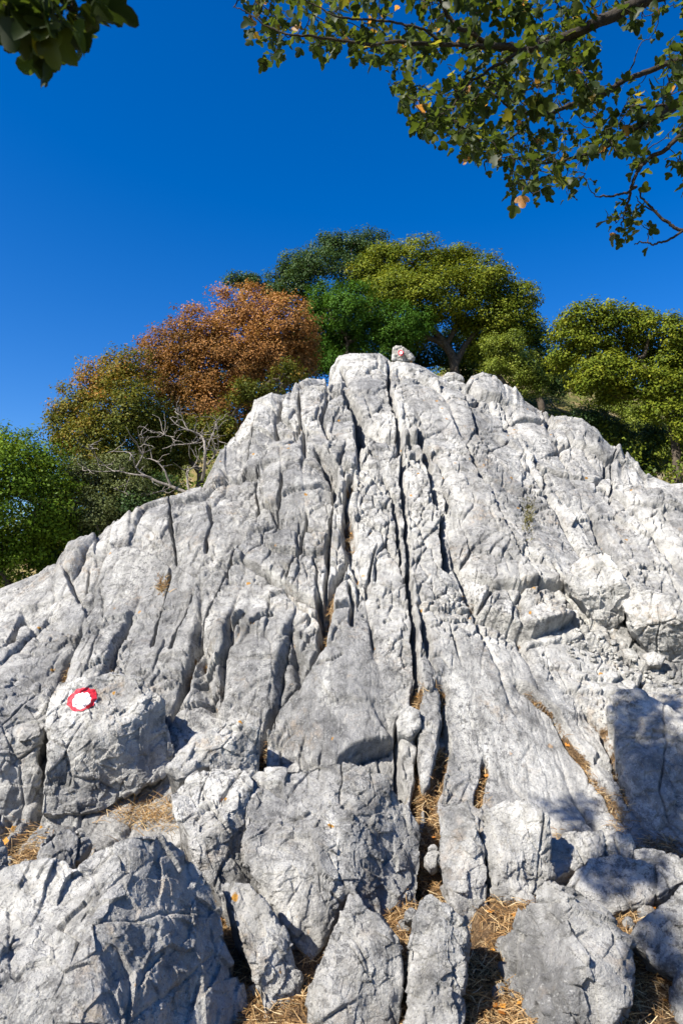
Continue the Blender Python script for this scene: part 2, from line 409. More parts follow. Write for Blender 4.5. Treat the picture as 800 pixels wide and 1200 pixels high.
# traced fissures: points in the photo, width, depth, brown filling, step (raised on the left of the way drawn)
CRACKS = [
 ([(455,425),(457,450),(460,470),(466,492),(471,522),(463,545)], .05, .34, 0, .04),
 ([(405,455),(416,478),(422,500),(424,530)], .11, .42, .15, -.05),
 ([(386,455),(378,490),(385,520)], .04, .14, 0, 0),
 ([(372,530),(386,548),(393,565),(391,590)], .07, .30, 0, .12),
 ([(425,540),(412,565),(406,590),(407,612),(414,640),(402,660),(386,700),(379,735),(376,762),(362,785),(345,806),(325,826),(309,850),(301,890),(296,930),(292,970)], .060, .42, .70, .04),
 ([(488,500),(497,525),(504,560),(510,585),(518,600)], .06, .30, 0, -.05),
 ([(471,522),(470,560),(474,600),(478,655)], .045, .28, .2, 0), ([(391,590),(384,640),(381,690),(376,735)], .035, .2, .3, .02),
 ([(545,520),(572,580),(600,640),(640,720)], .03, .14, .1, -.03), ([(300,600),(262,690),(215,790),(196,850)], .035, .2, .3, .03), ([(585,470),(640,560),(700,640)], .03, .15, .1, -.03),
 ([(518,600),(517,630),(519,650),(524,668)], .055, .40, 0, -.05),
 ([(448,560),(460,585),(465,610)], .035, .16, 0, 0),
 ([(463,600),(468,640),(470,660)], .03, .22, 0, 0),
 ([(478,655),(481,690),(483,720),(485,760),(486,800),(487,820)], .040, .32, .3, .03),
 ([(486,800),(487,840),(490,880),(489,930),(488,975)], .055, .22, .95, .03),
 ([(512,800),(512,840),(516,880),(507,925),(500,965)], .06, .20, 1.0, 0),
 ([(470,838),(464,870),(466,905),(474,935)], .03, .25, 0, .06), ([(302,904),(350,907),(400,899),(430,908),(454,926)], .03, .16, 0, -.05),
 ([(498,930),(503,960),(505,1000),(500,1050)], .10, .06, 1.0, 0), ([(392,898),(425,880),(460,868)], .03, .10, 0, .09),
 ([(505,560),(525,585),(522,600)], .04, .15, 0, 0),
 ([(535,690),(545,700),(556,702),(561,740)], .03, .14, .6, 0),
 ([(600,805),(625,820),(650,842),(668,868),(690,895),(715,935),(735,970)], .03, .18, .6, .05),
 ([(690,835),(708,858),(716,885),(726,915),(742,955)], .045, .24, .7, .06),
 ([(567,895),(562,930),(558,945)], .035, .16, .9, 0),
 ([(135,648),(170,654),(195,663),(212,672),(235,681),(252,672),(264,658),(272,645),(288,628),(297,605)], .035, .22, 0, -.09),
 ([(205,583),(203,615),(206,650),(200,690),(188,725),(178,755)], .035, .15, .35, .03),
 ([(78,672),(84,690),(92,705),(100,690),(106,664)], .03, .10, 0, -.03),
 ([(0,760),(12,752),(18,735),(28,718)], .06, .25, .1, 0),
 ([(30,790),(55,800),(80,802),(100,803)], .05, .22, 0, -.05),
 ([(228,700),(215,730),(200,760)], .03, .13, 0, .02),
 ([(268,760),(276,740),(290,725)], .025, .14, 0, .03),
 ([(262,775),(270,755),(282,735)], .025, .14, 0, .03),
 ([(296,740),(305,730),(320,722)], .02, .12, 0, .02),
 ([(225,800),(245,785),(262,772)], .025, .14, 0, .03),
 ([(195,835),(215,822),(240,815),(262,802)], .03, .14, .1, .02),
 ([(245,872),(270,860),(300,856),(322,853)], .04, .12, .7, -.04),
 ([(372,690),(376,720),(378,740)], .045, .30, 0, 0),
 ([(408,680),(413,705),(411,735)], .03, .16, 0, 0),
 ([(372,785),(390,780),(402,772)], .02, .08, 0, 0),
 ([(412,560),(430,562),(450,568)], .03, .13, 0, -.04),
 ([(475,515),(495,520),(502,525),(506,548)], .04, .15, 0, .05),
 ([(495,560),(512,572),(528,575)], .04, .14, 0, -.05),
 ([(500,590),(515,597),(530,592)], .04, .16, 0, -.05),
 ([(545,572),(575,577),(606,580)], .04, .14, 0, -.05),
 ([(540,455),(550,480),(560,505)], .05, .24, 0, -.03),
 ([(500,460),(525,490),(545,520),(575,535)], .03, .10, 0, -.05),
 ([(575,525),(590,520),(603,514)], .035, .13, 0, -.03),
 ([(620,470),(640,495),(655,500)], .035, .12, 0, .03),
 ([(655,590),(690,594),(710,590)], .03, .12, 0, -.04),
 ([(716,590),(717,560),(715,540)], .03, .14, 0, 0),
 ([(740,605),(760,612),(770,605),(780,615)], .05, .2, .1, -.05),
 ([(610,590),(616,608),(622,628)], .03, .12, .2, 0),
 ([(645,665),(655,685),(668,700)], .03, .12, .1, 0),
 ([(660,690),(668,705),(690,720),(697,738)], .04, .18, 0, .05),
 ([(728,690),(735,720),(745,750)], .05, .22, .3, 0),
 ([(655,748),(690,760),(735,775),(790,805)], .07, .10, .45, 0),
 ([(330,470),(322,500),(325,520),(300,560)], .06, .25, 0, .06),
 ([(348,460),(352,490),(345,520)], .05, .2, 0, .03),
 ([(300,500),(285,540),(275,575)], .05, .2, 0, .04),
 ([(310,520),(298,560),(300,600)], .04, .18, 0, .05),
 ([(335,560),(325,600),(318,640)], .04, .15, .1, .03),
 ([(360,600),(352,640),(335,680)], .035, .16, .2, .03),
 ([(245,590),(250,620),(240,650)], .03, .12, 0, 0),
 ([(440,640),(432,670),(428,700)], .025, .12, 0, 0),
]
for pts, w, dep, so, stp in CRACKS:
    w = w * 0.62
    if so > .5: dep, w = dep * .55, w * 1.25
    pts = np.array(pts, float)
    pw = on_base(pts[:, 0], pts[:, 1])
    pu = np.stack([pw[:, 0], pw[:, 1] * .72 + pw[:, 2] * .70], -1)
    # jagged copy of the grid coordinates
    gu = X + 0.03 * wx2 + 0.03 * wx; gv = V0 + 0.04 * wy2
    R = max(6 * w, 0.5)
    lo = pu.min(0) - R; hi = pu.max(0) + R
    msk = (gu > lo[0]) & (gu < hi[0]) & (gv > lo[1]) & (gv < hi[1])
    idx = np.nonzero(msk); a = np.stack([gu[idx], gv[idx]], -1)
    best = np.full(len(a), 9.0); side = np.zeros(len(a)); tt = np.zeros(len(a))
    L = len(pu) - 1
    for i in range(L):
        s = pu[i + 1] - pu[i]; l2 = (s ** 2).sum() + 1e-9
        q = a - pu[i]; h = np.clip((q @ s) / l2, 0, 1)
        dv = q - h[:, None] * s; dd = np.sqrt((dv ** 2).sum(-1))
        m = dd < best
        best = np.where(m, dd, best); side = np.where(m, np.sign(s[0] * q[:, 1] - s[1] * q[:, 0]), side); tt = np.where(m, (i + h) / L, tt)
    fade = sstep(0, .08, tt) * sstep(0, .08, 1 - tt) * .8 + .2
    var = 0.55 + 0.9 * np.clip(0.5 + fbm(a[:, 0], a[:, 1], a[:, 0] * 0, 2.2, 2), 0, 1)
    ww = w * var
    prof = 1 - sstep(0.35, 1.25, best / ww)
    disp[idx] -= dep * prof * fade * 0.85
    disp[idx] += stp * fade * side * np.exp(-(best / 0.28) ** 1.2) * (best > 0)
    so = so * np.clip(.75 + 1.1 * fbm(a[:, 0] + 40, a[:, 1], a[:, 0] * 0, 2.6, 2), 0, 1.1) if so else 0
    if np.any(so): soil[idx] = np.maximum(soil[idx], so * (1 - sstep(0.5, 1.5, best / ww)) * fade)

# traced swellings: photo point, half sizes along and across the slope, height
for px, py, ru, rv, hgt in ((345,560,.45,1.0,.22),(418,440,.55,1.3,.16),(520,470,.7,1.4,.14),(568,460,.45,1.0,.22),(690,520,.6,.8,.20),(630,500,.5,.8,.15),
                            (150,630,.7,1.0,.18),(90,660,.3,.6,.18),(230,620,.55,.9,.16),(440,530,.3,.6,.12),(480,545,.35,.4,.12),(600,640,.7,.9,.12),(300,500,.35,.9,.2),(365,460,.25,.5,.14),(760,590,.5,.5,.16),
                            (590,830,.55,.9,.10),(410,830,.5,.7,.10),(560,580,.5,.8,.12)):
    c = on_base(px, py)[0]
    q = ((X - c[0]) / ru) ** 2 + ((V0 - (c[1] * .72 + c[2] * .70)) / rv) ** 2
    disp += .6 * hgt * np.clip(1 - q, 0, 1) ** 1.2
# overhanging ledge below the right-hand slab
lp = on_base(np.array([560,567,595,625,640,660,672]), np.array([716,719,729,738,736,729,722]))
lu = lp[:, 0]; lv = lp[:, 1] * .72 + lp[:, 2] * .70
edge_v = np.interp(X, lu, lv) + 0.02 * wx2
inx = sstep(lu[0] - .05, lu[0] + .12, X) * (1 - sstep(lu[-1] - .1, lu[-1] + .1, X))
dv = V0 - edge_v
disp += inx * 0.11 * sstep(-0.015, 0.02, dv) * np.exp(-np.clip(dv, 0, None) / 0.9)
disp -= inx * 0.12 * (1 - sstep(-0.01, 0.01, dv)) * np.exp(-np.clip(-dv, 0, None) / 0.10)

# foot of the face: litter floor with small stones
foot = 1 - sstep(3.9, 4.7, Yg + 0.35 * wx + 0.2 * wx2)
r, ou, ov, ed = worley(X + .05 * wx2, Yg + .05 * wy2, .13, .12, 9)
prad = .02 + .04 * r[1]
disp += foot * (np.where(r[0] > .62, .9 * prad * np.sqrt(np.clip(1 - (ou ** 2 + ov ** 2 * (1 + r[2])) / prad ** 2, 0, 1)), 0) + foot * .02 * worley3(X, Yg, Z0, .05, 3) * 8 + 0.04 * fbm(X, Yg, Z0, 2.0, 4))
stone = np.where(r[0] > .62, np.clip(1.1 - (ou ** 2 + ov ** 2 * (1 + r[2])) / prad ** 2, 0, 1), 0)
soil = np.maximum(soil, foot * (0.85 - 0.8 * np.clip(stone * 3, 0, 1)))

PX = X + NRM[..., 0] * disp; PY = Yg + NRM[..., 1] * disp; PZ = Z0 + NRM[..., 2] * disp
# settle the crest on its outline (broad correction only; the broken detail stays)
for it in range(3):
    el = (PZ - EYE[2]) / PY
    tt = PX / PY
    top = np.full(nT, -9.0)
    ii = np.clip(np.round(np.interp(tt, tc, np.arange(nT))).astype(int), 0, nT - 1)
    np.maximum.at(top, ii.ravel(), el.ravel())
    bad = top < -5
    top[bad] = np.interp(tc[bad], tc[~bad], top[~bad])
    ker = np.hanning(9); ker /= ker.sum()
    dl = np.interp(tc, T_F, E_F) - np.convolve(np.pad(top, 4, mode='edge'), ker, 'valid')
    dl = np.clip(dl, -0.12, 0.12)
    w = sstep(0.86, 1.0, PY / D_t[None])
    PZ = PZ + dl[None] * PY * w
ROCKP = np.stack([PX, PY, PZ], -1).reshape(-1, 3)
idx = np.arange(nT * nY).reshape(nY, nT)
quads = np.stack([idx[:-1, :-1], idx[:-1, 1:], idx[1:, 1:], idx[1:, :-1]], -1).reshape(-1, 4)
rock = mesh_obj('rock_face', ROCKP, quads, ROCK, smooth=False, attrs={'soil': soil.ravel()})
tag(rock, 'steep fissured grey limestone face climbing to the summit between the trees', 'rock face', kind='structure')
# coarse copy for resting things on the rock
sy, sx = 4, 4
sub = ROCKP.reshape(nY, nT, 3)[::sy, ::sx]
h_, w_ = sub.shape[:2]
si = np.arange(h_ * w_).reshape(h_, w_)
sq = np.stack([si[:-1, :-1], si[:-1, 1:], si[1:, 1:], si[1:, :-1]], -1).reshape(-1, 4)
ROCKBVH = BVHTree.FromPolygons([Vector(v) for v in sub.reshape(-1, 3)], [tuple(q) for q in sq.tolist()])
def hit(px, py, bvh=None, default=6.0):
    t, e = ray(px, py); dirv = Vector((float(t), 1.0, float(e)))
    loc, nr, i, dist = (bvh or ROCKBVH).ray_cast(Vector(EYE), dirv.normalized())
    if loc is None: return at(px, py, default), np.array([0, -.6, .8])
    return np.array(loc), np.array(nr)

# ------------------------------------------------------------------ ground around and behind
def ground_z(x, y):
    zc = np.interp(y, [-40, 0, 2.5, 4.5, 7, 8.8, 11.2, 14.5, 18, 30, 45, 90, 400], [-6, -.25, -.2, .2, 1.2, 2.2, 4.0, 6.2, 6.8, 10.6, 12.0, 6, -40])
    far = sstep(3.0, 6.0, y)
    left = np.where(x < 0, 0.085 * x * x / (1 + 0.10 * np.abs(x)), 0.022 * x * x / (1 + 0.05 * np.abs(x)))
    zc = zc + 3.0 * sstep(15, 26, y) * sstep(.5, 6, x) * (1 - sstep(40, 80, y))
    return zc - left * far - 0.35 * far + 0.12 * fbm(x, y, x * 0, .5, 3)
ga = np.linspace(-math.pi, math.pi, 241); gr = np.concatenate([[0.0], np.geomspace(0.5, 900, 150)])
GA, GRr = np.meshgrid(ga, gr)
gx = GRr * np.sin(GA); gy = GRr * np.cos(GA)
gz = ground_z(gx, gy)
inr = (gy > 0.75) & (np.abs(gx / np.maximum(gy, .1)) < 0.93) & (gy < 18)
bz = np.where(inr, bil(np.clip(gx / np.maximum(gy, .1), -.95, .95), np.clip(gy, .7, 18.5)), 99)
gz = np.where(inr, np.minimum(gz, bz - .45), gz)
gi = np.arange(gx.size).reshape(gx.shape)
gq = np.stack([gi[:-1, :-1], gi[:-1, 1:], gi[1:, 1:], gi[1:, :-1]], -1).reshape(-1, 4)
N = NT('hill_soil'); P_ = N.n('ShaderNodeNewGeometry').outputs['Position']
b_ = N.n('ShaderNodeBsdfPrincipled')
N.l(N.ramp(N.noise(P_, 1.6, 9, .7), [(0.32, (.035, .045, .014)), (0.47, (.085, .09, .03)), (0.56, (.17, .13, .06)), (0.70, (.30, .27, .22))]), b_.inputs['Base Color'])
b_.inputs['Roughness'].default_value = 1.0; b_.inputs['Specular IOR Level'].default_value = 0.05
N.l(b_.outputs[0], N.out.inputs['Surface'])
ground = mesh_obj('hill_ground', np.stack([gx, gy, gz], -1).reshape(-1, 3), gq, N.m)
tag(ground, 'scrubby hillside ground behind and beside the rock face', 'ground', kind='structure')

# ------------------------------------------------------------------ loose blocks and boulders
BLOCK_GROUP = 'loose limestone blocks at the foot of the rock face'
def block(name, label, poly, Y, thick, back=None, lean=0.0, k=5.0, facets=(), rough=1.0, seed=0, group=BLOCK_GROUP, cat='boulder', mat=None, side=0.0, dens=1.0, chip=1.0, grow=1.075, frac=.8):
    """boulder whose outline is the traced polygon standing at distance Y, with its own thickness, chiselled facets and breakage.
    lean: 0 faces the viewer, 1 lies along the slope; facets: (height, slope right, slope up) planes that cut the front"""
    poly = np.array(poly, float)
    c_px = poly.mean(0); poly = c_px + (poly - c_px) * grow
    C = at(c_px[0], c_px[1], Y)
    f = EYE - C; f /= np.linalg.norm(f)
    n = f * (1 - lean) + np.array([side, -0.5, 0.86]) * lean; n /= np.linalg.norm(n)
    a = np.cross(np.array([0, 0, 1.0]), n); a /= np.linalg.norm(a); b = np.cross(n, a)
    # outline on the plane through C with normal n
    t, e = ray(poly[:, 0], poly[:, 1]); dirs = np.stack([t, np.ones_like(t), e], -1)
    s = ((C - EYE) @ n) / (dirs @ n)
    W = EYE + dirs * s[:, None] - C
    q = np.stack([W @ a, W @ b], -1)
    cen = (q.min(0) + q.max(0)) / 2
    C = C + cen[0] * a + cen[1] * b; q = q - cen
    size = np.sqrt((q.max(0) - q.min(0)).prod())
    pxs = math.sqrt((poly.max(0) - poly.min(0)).prod())
    nphi = int(np.clip(pxs * 3.0 * dens, 60, 900)); nr = int(np.clip(pxs * .7 * dens, 16, 300))
    ph = np.linspace(-math.pi, math.pi, nphi, endpoint=False)
    # boundary by ray casting against the polygon
    R = np.zeros(nphi)
    cs, sn = np.cos(ph), np.sin(ph)
    for i in range(len(q)):
        A = q[i]; B = q[(i + 1) % len(q)]; E = B - A
        den = cs * E[1] - sn * E[0]
        den = np.where(np.abs(den) < 1e-9, 1e-9, den)
        tt = (A[0] * E[1] - A[1] * E[0]) / den
        uu = (A[0] * sn - A[1] * cs) / den
        R = np.where((uu >= -1e-6) & (uu <= 1 + 1e-6) & (tt > 0), np.maximum(R, tt), R)
    R = np.where(R <= 0, size * .3, R)
    kr = np.hanning(2 * max(1, nphi // 260) + 3); kr /= kr.sum(); hw = len(kr) // 2
    R = np.convolve(np.concatenate([R[-hw:], R, R[:hw]]), kr, 'valid')
    x_ = np.linspace(0, 1, nr + 1)[1:]
    rho = 1 - (1 - x_) ** 1.6
    rb = np.linspace(1, 0, max(8, nr // 3) + 1)[1:-1]
    T_ = thick; TB = back if back is not None else thick
    RH = np.concatenate([rho, rb]); fr = np.concatenate([np.ones(len(rho)), np.zeros(len(rb))])
    A2 = RH[:, None] * R * cs; B2 = RH[:, None] * R * sn
    dome = np.clip(1 - RH ** k, 0, 1) ** (1 / k)
    Hf = np.repeat((T_ * dome)[:, None], nphi, 1)
    cut = np.full_like(Hf, 9.0)
    for fc in facets:
        c0, sa, sb = fc[:3]; pl = c0 * T_ + sa * A2 + sb * B2; ks = .06 * size
        q_ = np.clip(.5 + .5 * (pl - cut) / ks, 0, 1); cut = pl * (1 - q_) + cut * q_ - ks * q_ * (1 - q_)
    wob = 0.10 * size * fbm(A2 + C[0], B2 + C[1], A2 * 0 + seed, 2.6 / size, 3)
    cw_ = np.maximum(cut + wob, -TB * 0.7); ks = .07 * size
    q_ = np.clip(.5 + .5 * (cw_ - Hf) / ks, 0, 1); Hc = cw_ * (1 - q_) + Hf * q_ - ks * q_ * (1 - q_)
    rim = np.minimum(0, Hc[len(rho) - 1])
    Hc = np.where(fr[:, None] > 0, Hc, np.minimum(-TB * dome[:, None], rim[None]) * np.ones(nphi))
    P = C + A2[..., None] * a + B2[..., None] * b + Hc[..., None] * n
    h0 = min(T_, min([fc[0] * T_ for fc in facets], default=T_))
    P = np.concatenate([(C + h0 * n)[None], P.reshape(-1, 3), (C - TB * n)[None]])
    nR = len(RH)
    id_ = 1 + np.arange(nR * nphi).reshape(nR, nphi)
    nx = np.roll(id_, -1, 1)
    F4 = np.stack([id_[:-1], id_[1:], nx[1:], nx[:-1]], -1).reshape(-1, 4)
    F3 = np.concatenate([np.stack([np.zeros(nphi, int), id_[0], nx[0]], -1), np.stack([np.full(nphi, len(P) - 1), nx[-1], id_[-1]], -1)])
    def vn(P):
        out = np.zeros_like(P)
        g = np.cross(P[F4[:, 2]] - P[F4[:, 0]], P[F4[:, 3]] - P[F4[:, 1]])
        for j in range(4): np.add.at(out, F4[:, j], g)
        g = np.cross(P[F3[:, 1]] - P[F3[:, 0]], P[F3[:, 2]] - P[F3[:, 0]])
        for j in range(3): np.add.at(out, F3[:, j], g)
        return out / (np.linalg.norm(out, axis=1)[:, None] + 1e-12)
    nr_ = vn(P)
    if (nr_[0] @ n) < 0: F4 = F4[:, ::-1]; F3 = F3[:, ::-1]; nr_ = -nr_
    x, y, z = P[:, 0] + seed * 3.1, P[:, 1] + seed * 1.7, P[:, 2]
    j1 = .06 * fbm(x, y, z, 4, 2)
    dd = rough * (0.02 * size * fbm(x, y, z, 2.0 / size, 2) + chip * (.12 * worley3(x + j1, y, z + j1, min(.33 * size, .24), seed + 1) + .16 * worley3(x + j1 * .6, y * .8, z, min(.15 * size, .11), seed + 2)))
    P = P + nr_ * dd[:, None]
    x, y, z = P[:, 0] + seed * 3.1, P[:, 1] + seed * 1.7, P[:, 2]
    m = sstep(-.2, .3, fbm(x, y, z, 2.4, 2))
    dd = rough * (chip * (.17 * worley3(x + .3 * j1, y, z, 0.075, seed + 9) * (0.2 + .8 * m) + .13 * worley3(x, y, z, .030, seed + 4) * (.25 + .75 * m)) + 0.006 * fbm(x, y, z, 18, 4, .62))
    P = P + nr_ * dd[:, None]
    qa = (P - C) @ a; qb = (P - C) @ b
    for cu, cv, wd, dp, rt, sd in ((.30, .46, .0055, .030, .35, 21), (.11, .20, .0035, .014, -.5, 22)):
        qx = qa * math.cos(rt) - qb * math.sin(rt) + .025 * fbm(x, y, z, 4, 2); qy = qb * math.cos(rt) + qa * math.sin(rt) + .025 * fbm(x + 9, y, z, 4, 2)
        r_, o1, o2, ed_ = worley(qx + seed, qy + seed * .7, cu, cv, sd)
        mk = sstep(-.05, .25, fbm(x, y + 40 + sd, z, 1.0 / cu * .5, 2))
        P = P + nr_ * (frac * rough * mk * ((r_[0] - .5) * dp * .7 - dp * np.exp(-(ed_ / wd) ** 2)))[:, None]
    base = np.array([P[:, 0].mean(), P[:, 1].mean(), P[:, 2].min()])
    o = mesh_obj(name, P, [F4, F3], mat or BLOCK, smooth=False, loc=base)
    tag(o, label, cat, group)
    o['_n'] = list(n)
    return o
marked = block('boulder', 'grey boulder with the large red and white trail ring painted on its upper left',
   [(62,822),(75,800),(105,795),(130,790),(165,802),(190,830),(197,858),(203,890),(190,915),(150,935),(120,952),(85,956),(50,958),(58,910),(62,885),(56,855)], 4.85, .34, .45, lean=.35, grow=1.0,
   facets=((.80,.15,-.50),(1.0,-.05,.6),(1.05,-.8,.1)), seed=1, rough=.85)
block('boulder', 'grey block wedged against the left side of the boulder with the large trail ring',
   [(-60,800),(-20,790),(30,802),(56,825),(57,860),(46,898),(50,922),(28,970),(-10,966),(-60,960)], 4.85, .30, .45, lean=.4, grow=1.0, facets=((.8,.0,-.55),(1.0,-.1,.5)), seed=2)
block('boulder', 'broad pale foreground boulder filling the lower left, its right side dark and ragged',
   [(-60,1036),(-40,1032),(0,1030),(45,1022),(80,1020),(88,1034),(95,1026),(112,1008),(150,990),(185,980),(215,984),(250,1014),(262,1058),(285,1110),(305,1160),(316,1230),(316,1270),(-60,1270)], 2.85, .31, .95, lean=.55, grow=1.0,
   facets=((.80,.16,-.40),(.95,-1.15,-.2)), seed=3, rough=1.1, k=4.0, chip=.9, mat=PALE, frac=.3)
block('boulder', 'small angular stone sitting among dry needles above the broad pale foreground boulder',
   [(48,1000),(58,984),(80,976),(100,978),(106,990),(92,1012),(84,1022),(60,1024),(46,1018)], 3.72, .13, .2, lean=.3, facets=((.8,0,-.4),(.9,-.6,0)), seed=4)
block('boulder', 'dark angular stone cut by the left edge of the photo beside the small angular stone',
   [(-40,985),(0,985),(8,1000),(10,1022),(0,1032),(-40,1032)], 3.6, .13, .2, lean=.3, facets=((.8,0,-.4),(.9,-.6,0)), seed=34)
block('boulder', 'grey block with a dark right side between the broad foreground boulder and long left fissure',
   [(206,940),(225,915),(250,902),(280,908),(294,928),(291,980),(290,1030),(300,1062),(285,1085),(262,1068),(240,1030),(218,985)], 3.95, .26, .5, lean=.5,
   facets=((.8,.1,-.5),(.95,-.95,.1),(1.0,.2,.3)), seed=5)
block('boulder', 'low dark rock rib sloping to the bottom edge, right of the broad foreground boulder',
   [(262,1048),(292,1052),(316,1082),(336,1112),(350,1160),(350,1240),(322,1240),(310,1190),(296,1140),(276,1090)], 3.2, .22, .45, lean=.5,
   facets=((.9,.3,-.2),(1.0,-.8,.1)), seed=45)
block('boulder', 'flat topped block just right of the boulder with the large trail ring',
   [(200,915),(212,893),(232,872),(262,860),(290,858),(303,866),(300,892),(292,916),(270,908),(240,908),(215,925)], 4.65, .18, .4, lean=.6, facets=((.8,0,-.15),(.9,-.5,.5)), seed=6)
block('boulder', 'large central block with an overhanging broken ledge across its front face',
   [(299,906),(350,906),(400,900),(448,922),(474,948),(487,962),(486,1010),(480,1055),(455,1082),(430,1078),(404,1062),(385,1110),(366,1142),(345,1110),(320,1060),(298,1028),(297,970)], 3.85, .32, .6, lean=.5,
   facets=((.80,.12,-.50),(1.0,-.30,.22),(1.1,-.9,.0)), seed=7, k=6.0)
block('boulder', 'pointed grey block at the bottom centre, left of the needle filled gully',
   [(370,1230),(370,1160),(384,1120),(400,1092),(408,1062),(414,1055),(424,1075),(442,1088),(462,1112),(466,1150),(462,1230)], 3.1, .24, .4, lean=.35, facets=((.85,.15,-.35),(1.0,-.5,.15)), seed=9)
block('boulder', 'tall upright blade of rock standing in the needles at the bottom centre',
   [(497,1058),(505,1056),(522,1068),(540,1082),(546,1098),(541,1150),(534,1230),(476,1230),(480,1150),(482,1098),(488,1080)], 3.05, .2, .35, lean=.25, facets=((.9,.5,-.25),(.85,-.35,-.1)), seed=10, chip=1.0)
block('boulder', 'narrow leaning slab split from the block beside it, right of the needle filled gully',
   [(519,955),(530,950),(545,952),(556,975),(566,1005),(568,1060),(570,1108),(560,1112),(545,1098),(526,1066),(517,1010)], 3.85, .2, .35, lean=.3, facets=((.9,.35,-.25),(.9,-.5,.1)), seed=11, chip=1.05)
block('boulder', 'cracked block with two orange lichen dots above the big angular boulder',
   [(570,962),(585,955),(612,950),(634,968),(640,1000),(645,1040),(622,1058),(602,1074),(585,1066),(573,1058),(568,1005)], 3.95, .25, .35, lean=.3, facets=((.92,.2,-.3),(.95,-.35,.25)), seed=12)
block('boulder', 'big angular grey boulder at the bottom right with a pale left facet',
   [(640,1048),(660,1044),(688,1060),(712,1085),(731,1112),(735,1140),(725,1178),(702,1212),(590,1230),(592,1190),(602,1160),(588,1112),(612,1080),(630,1062)], 3.15, .34, .4, lean=.15,
   facets=((.8,1.1,-.35),(.9,-.12,.12),(1.0,-.55,-.6)), seed=13, k=5.0, chip=1.35, frac=1.2)
block('boulder', 'rounded pale boulder half in leaf shade behind the big angular boulder',
   [(664,1052),(688,1022),(718,1016),(745,1022),(772,1032),(796,1048),(770,1066),(738,1082),(712,1092),(690,1075)], 3.75, .22, .3, lean=.5, facets=((.9,0,-.2),), seed=14, chip=.5)
block('boulder', 'low flat stone between the cracked lichen block and the rounded pale boulder',
   [(640,995),(662,988),(700,984),(708,1000),(704,1014),(682,1024),(660,1036),(648,1044),(642,1020)], 4.05, .15, .3, lean=.6, facets=((.8,0,-.1),), seed=15)
block('boulder', 'knobbly stone in leaf shade below the leaning right hand slab',
   [(706,990),(722,980),(738,984),(744,1000),(738,1014),(722,1016),(706,1008)], 4.1, .14, .2, lean=.4, seed=16)
block('boulder', 'dark stone in deep leaf shade at the right edge of the photo',
   [(742,1006),(760,1002),(790,1012),(830,1015),(830,1050),(790,1045),(765,1030),(745,1024)], 4.0, .16, .25, lean=.4, seed=17)
block('boulder', 'mottled pale block in the lower right corner with a dark hollow on top',
   [(738,1112),(752,1095),(772,1078),(800,1052),(860,1050),(860,1230),(790,1230),(782,1190),(786,1158),(760,1140)], 3.2, .25, .35, lean=.45, facets=((.85,.2,-.2),), seed=18)
block('boulder', 'tall leaning slab on the right dappled by dark leaf shadow',
   [(716,826),(730,818),(750,820),(776,836),(800,852),(850,880),(850,1000),(800,1006),(782,1004),(748,982),(736,930),(724,885)], 4.8, .22, .5, lean=.75, facets=((.8,.15,-.1),(.95,-.3,.1)), seed=19, chip=.8, k=3.0)
block('boulder', 'thin upright sliver of rock between two needle filled fissures in the centre',
   [(494,818),(503,812),(513,818),(516,850),(509,890),(504,922),(494,926),(490,880)], 4.95, .10, .3, lean=.8, seed=21, chip=.6)
block('boulder', 'small wedge shaped stone in the dark gap right of the upper central slab',
   [(466,846),(480,832),(492,838),(492,855),(480,868),(466,862)], 4.95, .08, .2, lean=.5, seed=22, chip=.6)
block('boulder', 'rounded dark fronted boulder at the right edge under the gravel ledge',
   [(732,712),(745,702),(762,698),(785,705),(815,720),(820,775),(790,782),(770,774),(750,754),(738,738)], 6.15, .38, .5, lean=.15, facets=((.9,.2,-.5),(.78,-.1,.85)), seed=23, chip=.8)
block('boulder', 'bulging boulder left of the rounded dark fronted one, a dark gap between them',
   [(664,690),(670,668),(684,658),(706,655),(724,672),(732,695),(729,724),(706,748),(690,742),(692,722),(676,708)], 6.4, .26, .5, lean=.3, facets=((.9,.1,-.4),(.8,-.25,.7)), seed=24, chip=.9)
summit = block('boulder', 'small stone with the tiny red and white trail ring perched on the summit',
   [(458,424),(459,408),(463,404),(472,407),(481,412),(487,420),(486,425),(472,426)], 11.85, .14, .3, lean=.1, grow=.96, facets=((.9,.1,-.2),), seed=25, group=None)
block('boulder', 'lone rounded stone on the skyline right of the summit stone, orange lichen at its left',
   [(519,442),(524,438),(532,438),(540,442),(544,448),(530,450),(518,449)], 11.45, .14, .25, lean=.2, seed=26, group=None, cat='boulder')
for j, (lab, poly, Y) in enumerate((
   ('small pale stone lying in the gully beside the large central block', [(500,998),(508,992),(514,1000),(514,1015),(506,1022),(499,1014)], 3.95),
   ('round pebble in the needles left of the upright blade of rock', [(474,1072),(480,1066),(488,1070),(487,1080),(478,1084),(473,1080)], 3.45),
   ('pale stone half buried in needles left of the big angular boulder', [(576,1160),(586,1152),(592,1158),(592,1172),(580,1178),(574,1172)], 3.1),
   ('flat pebble resting below the gravel ledge at the right edge', [(752,770),(765,766),(778,772),(776,780),(760,782)], 5.95),
   ('pale square stone at the upper end of the needle filled gully', [(466,838),(474,830),(486,834),(484,846),(470,848)], 4.98),
   ('pale stone in needles right of the big angular boulder', [(738,1160),(752,1152),(766,1158),(766,1176),(748,1180),(738,1172)], 3.2))):
    block('stone', lab, poly, Y, .06, .08, lean=.4, seed=50 + j, chip=.6, cat='stone', group='small stones lying in the gaps')
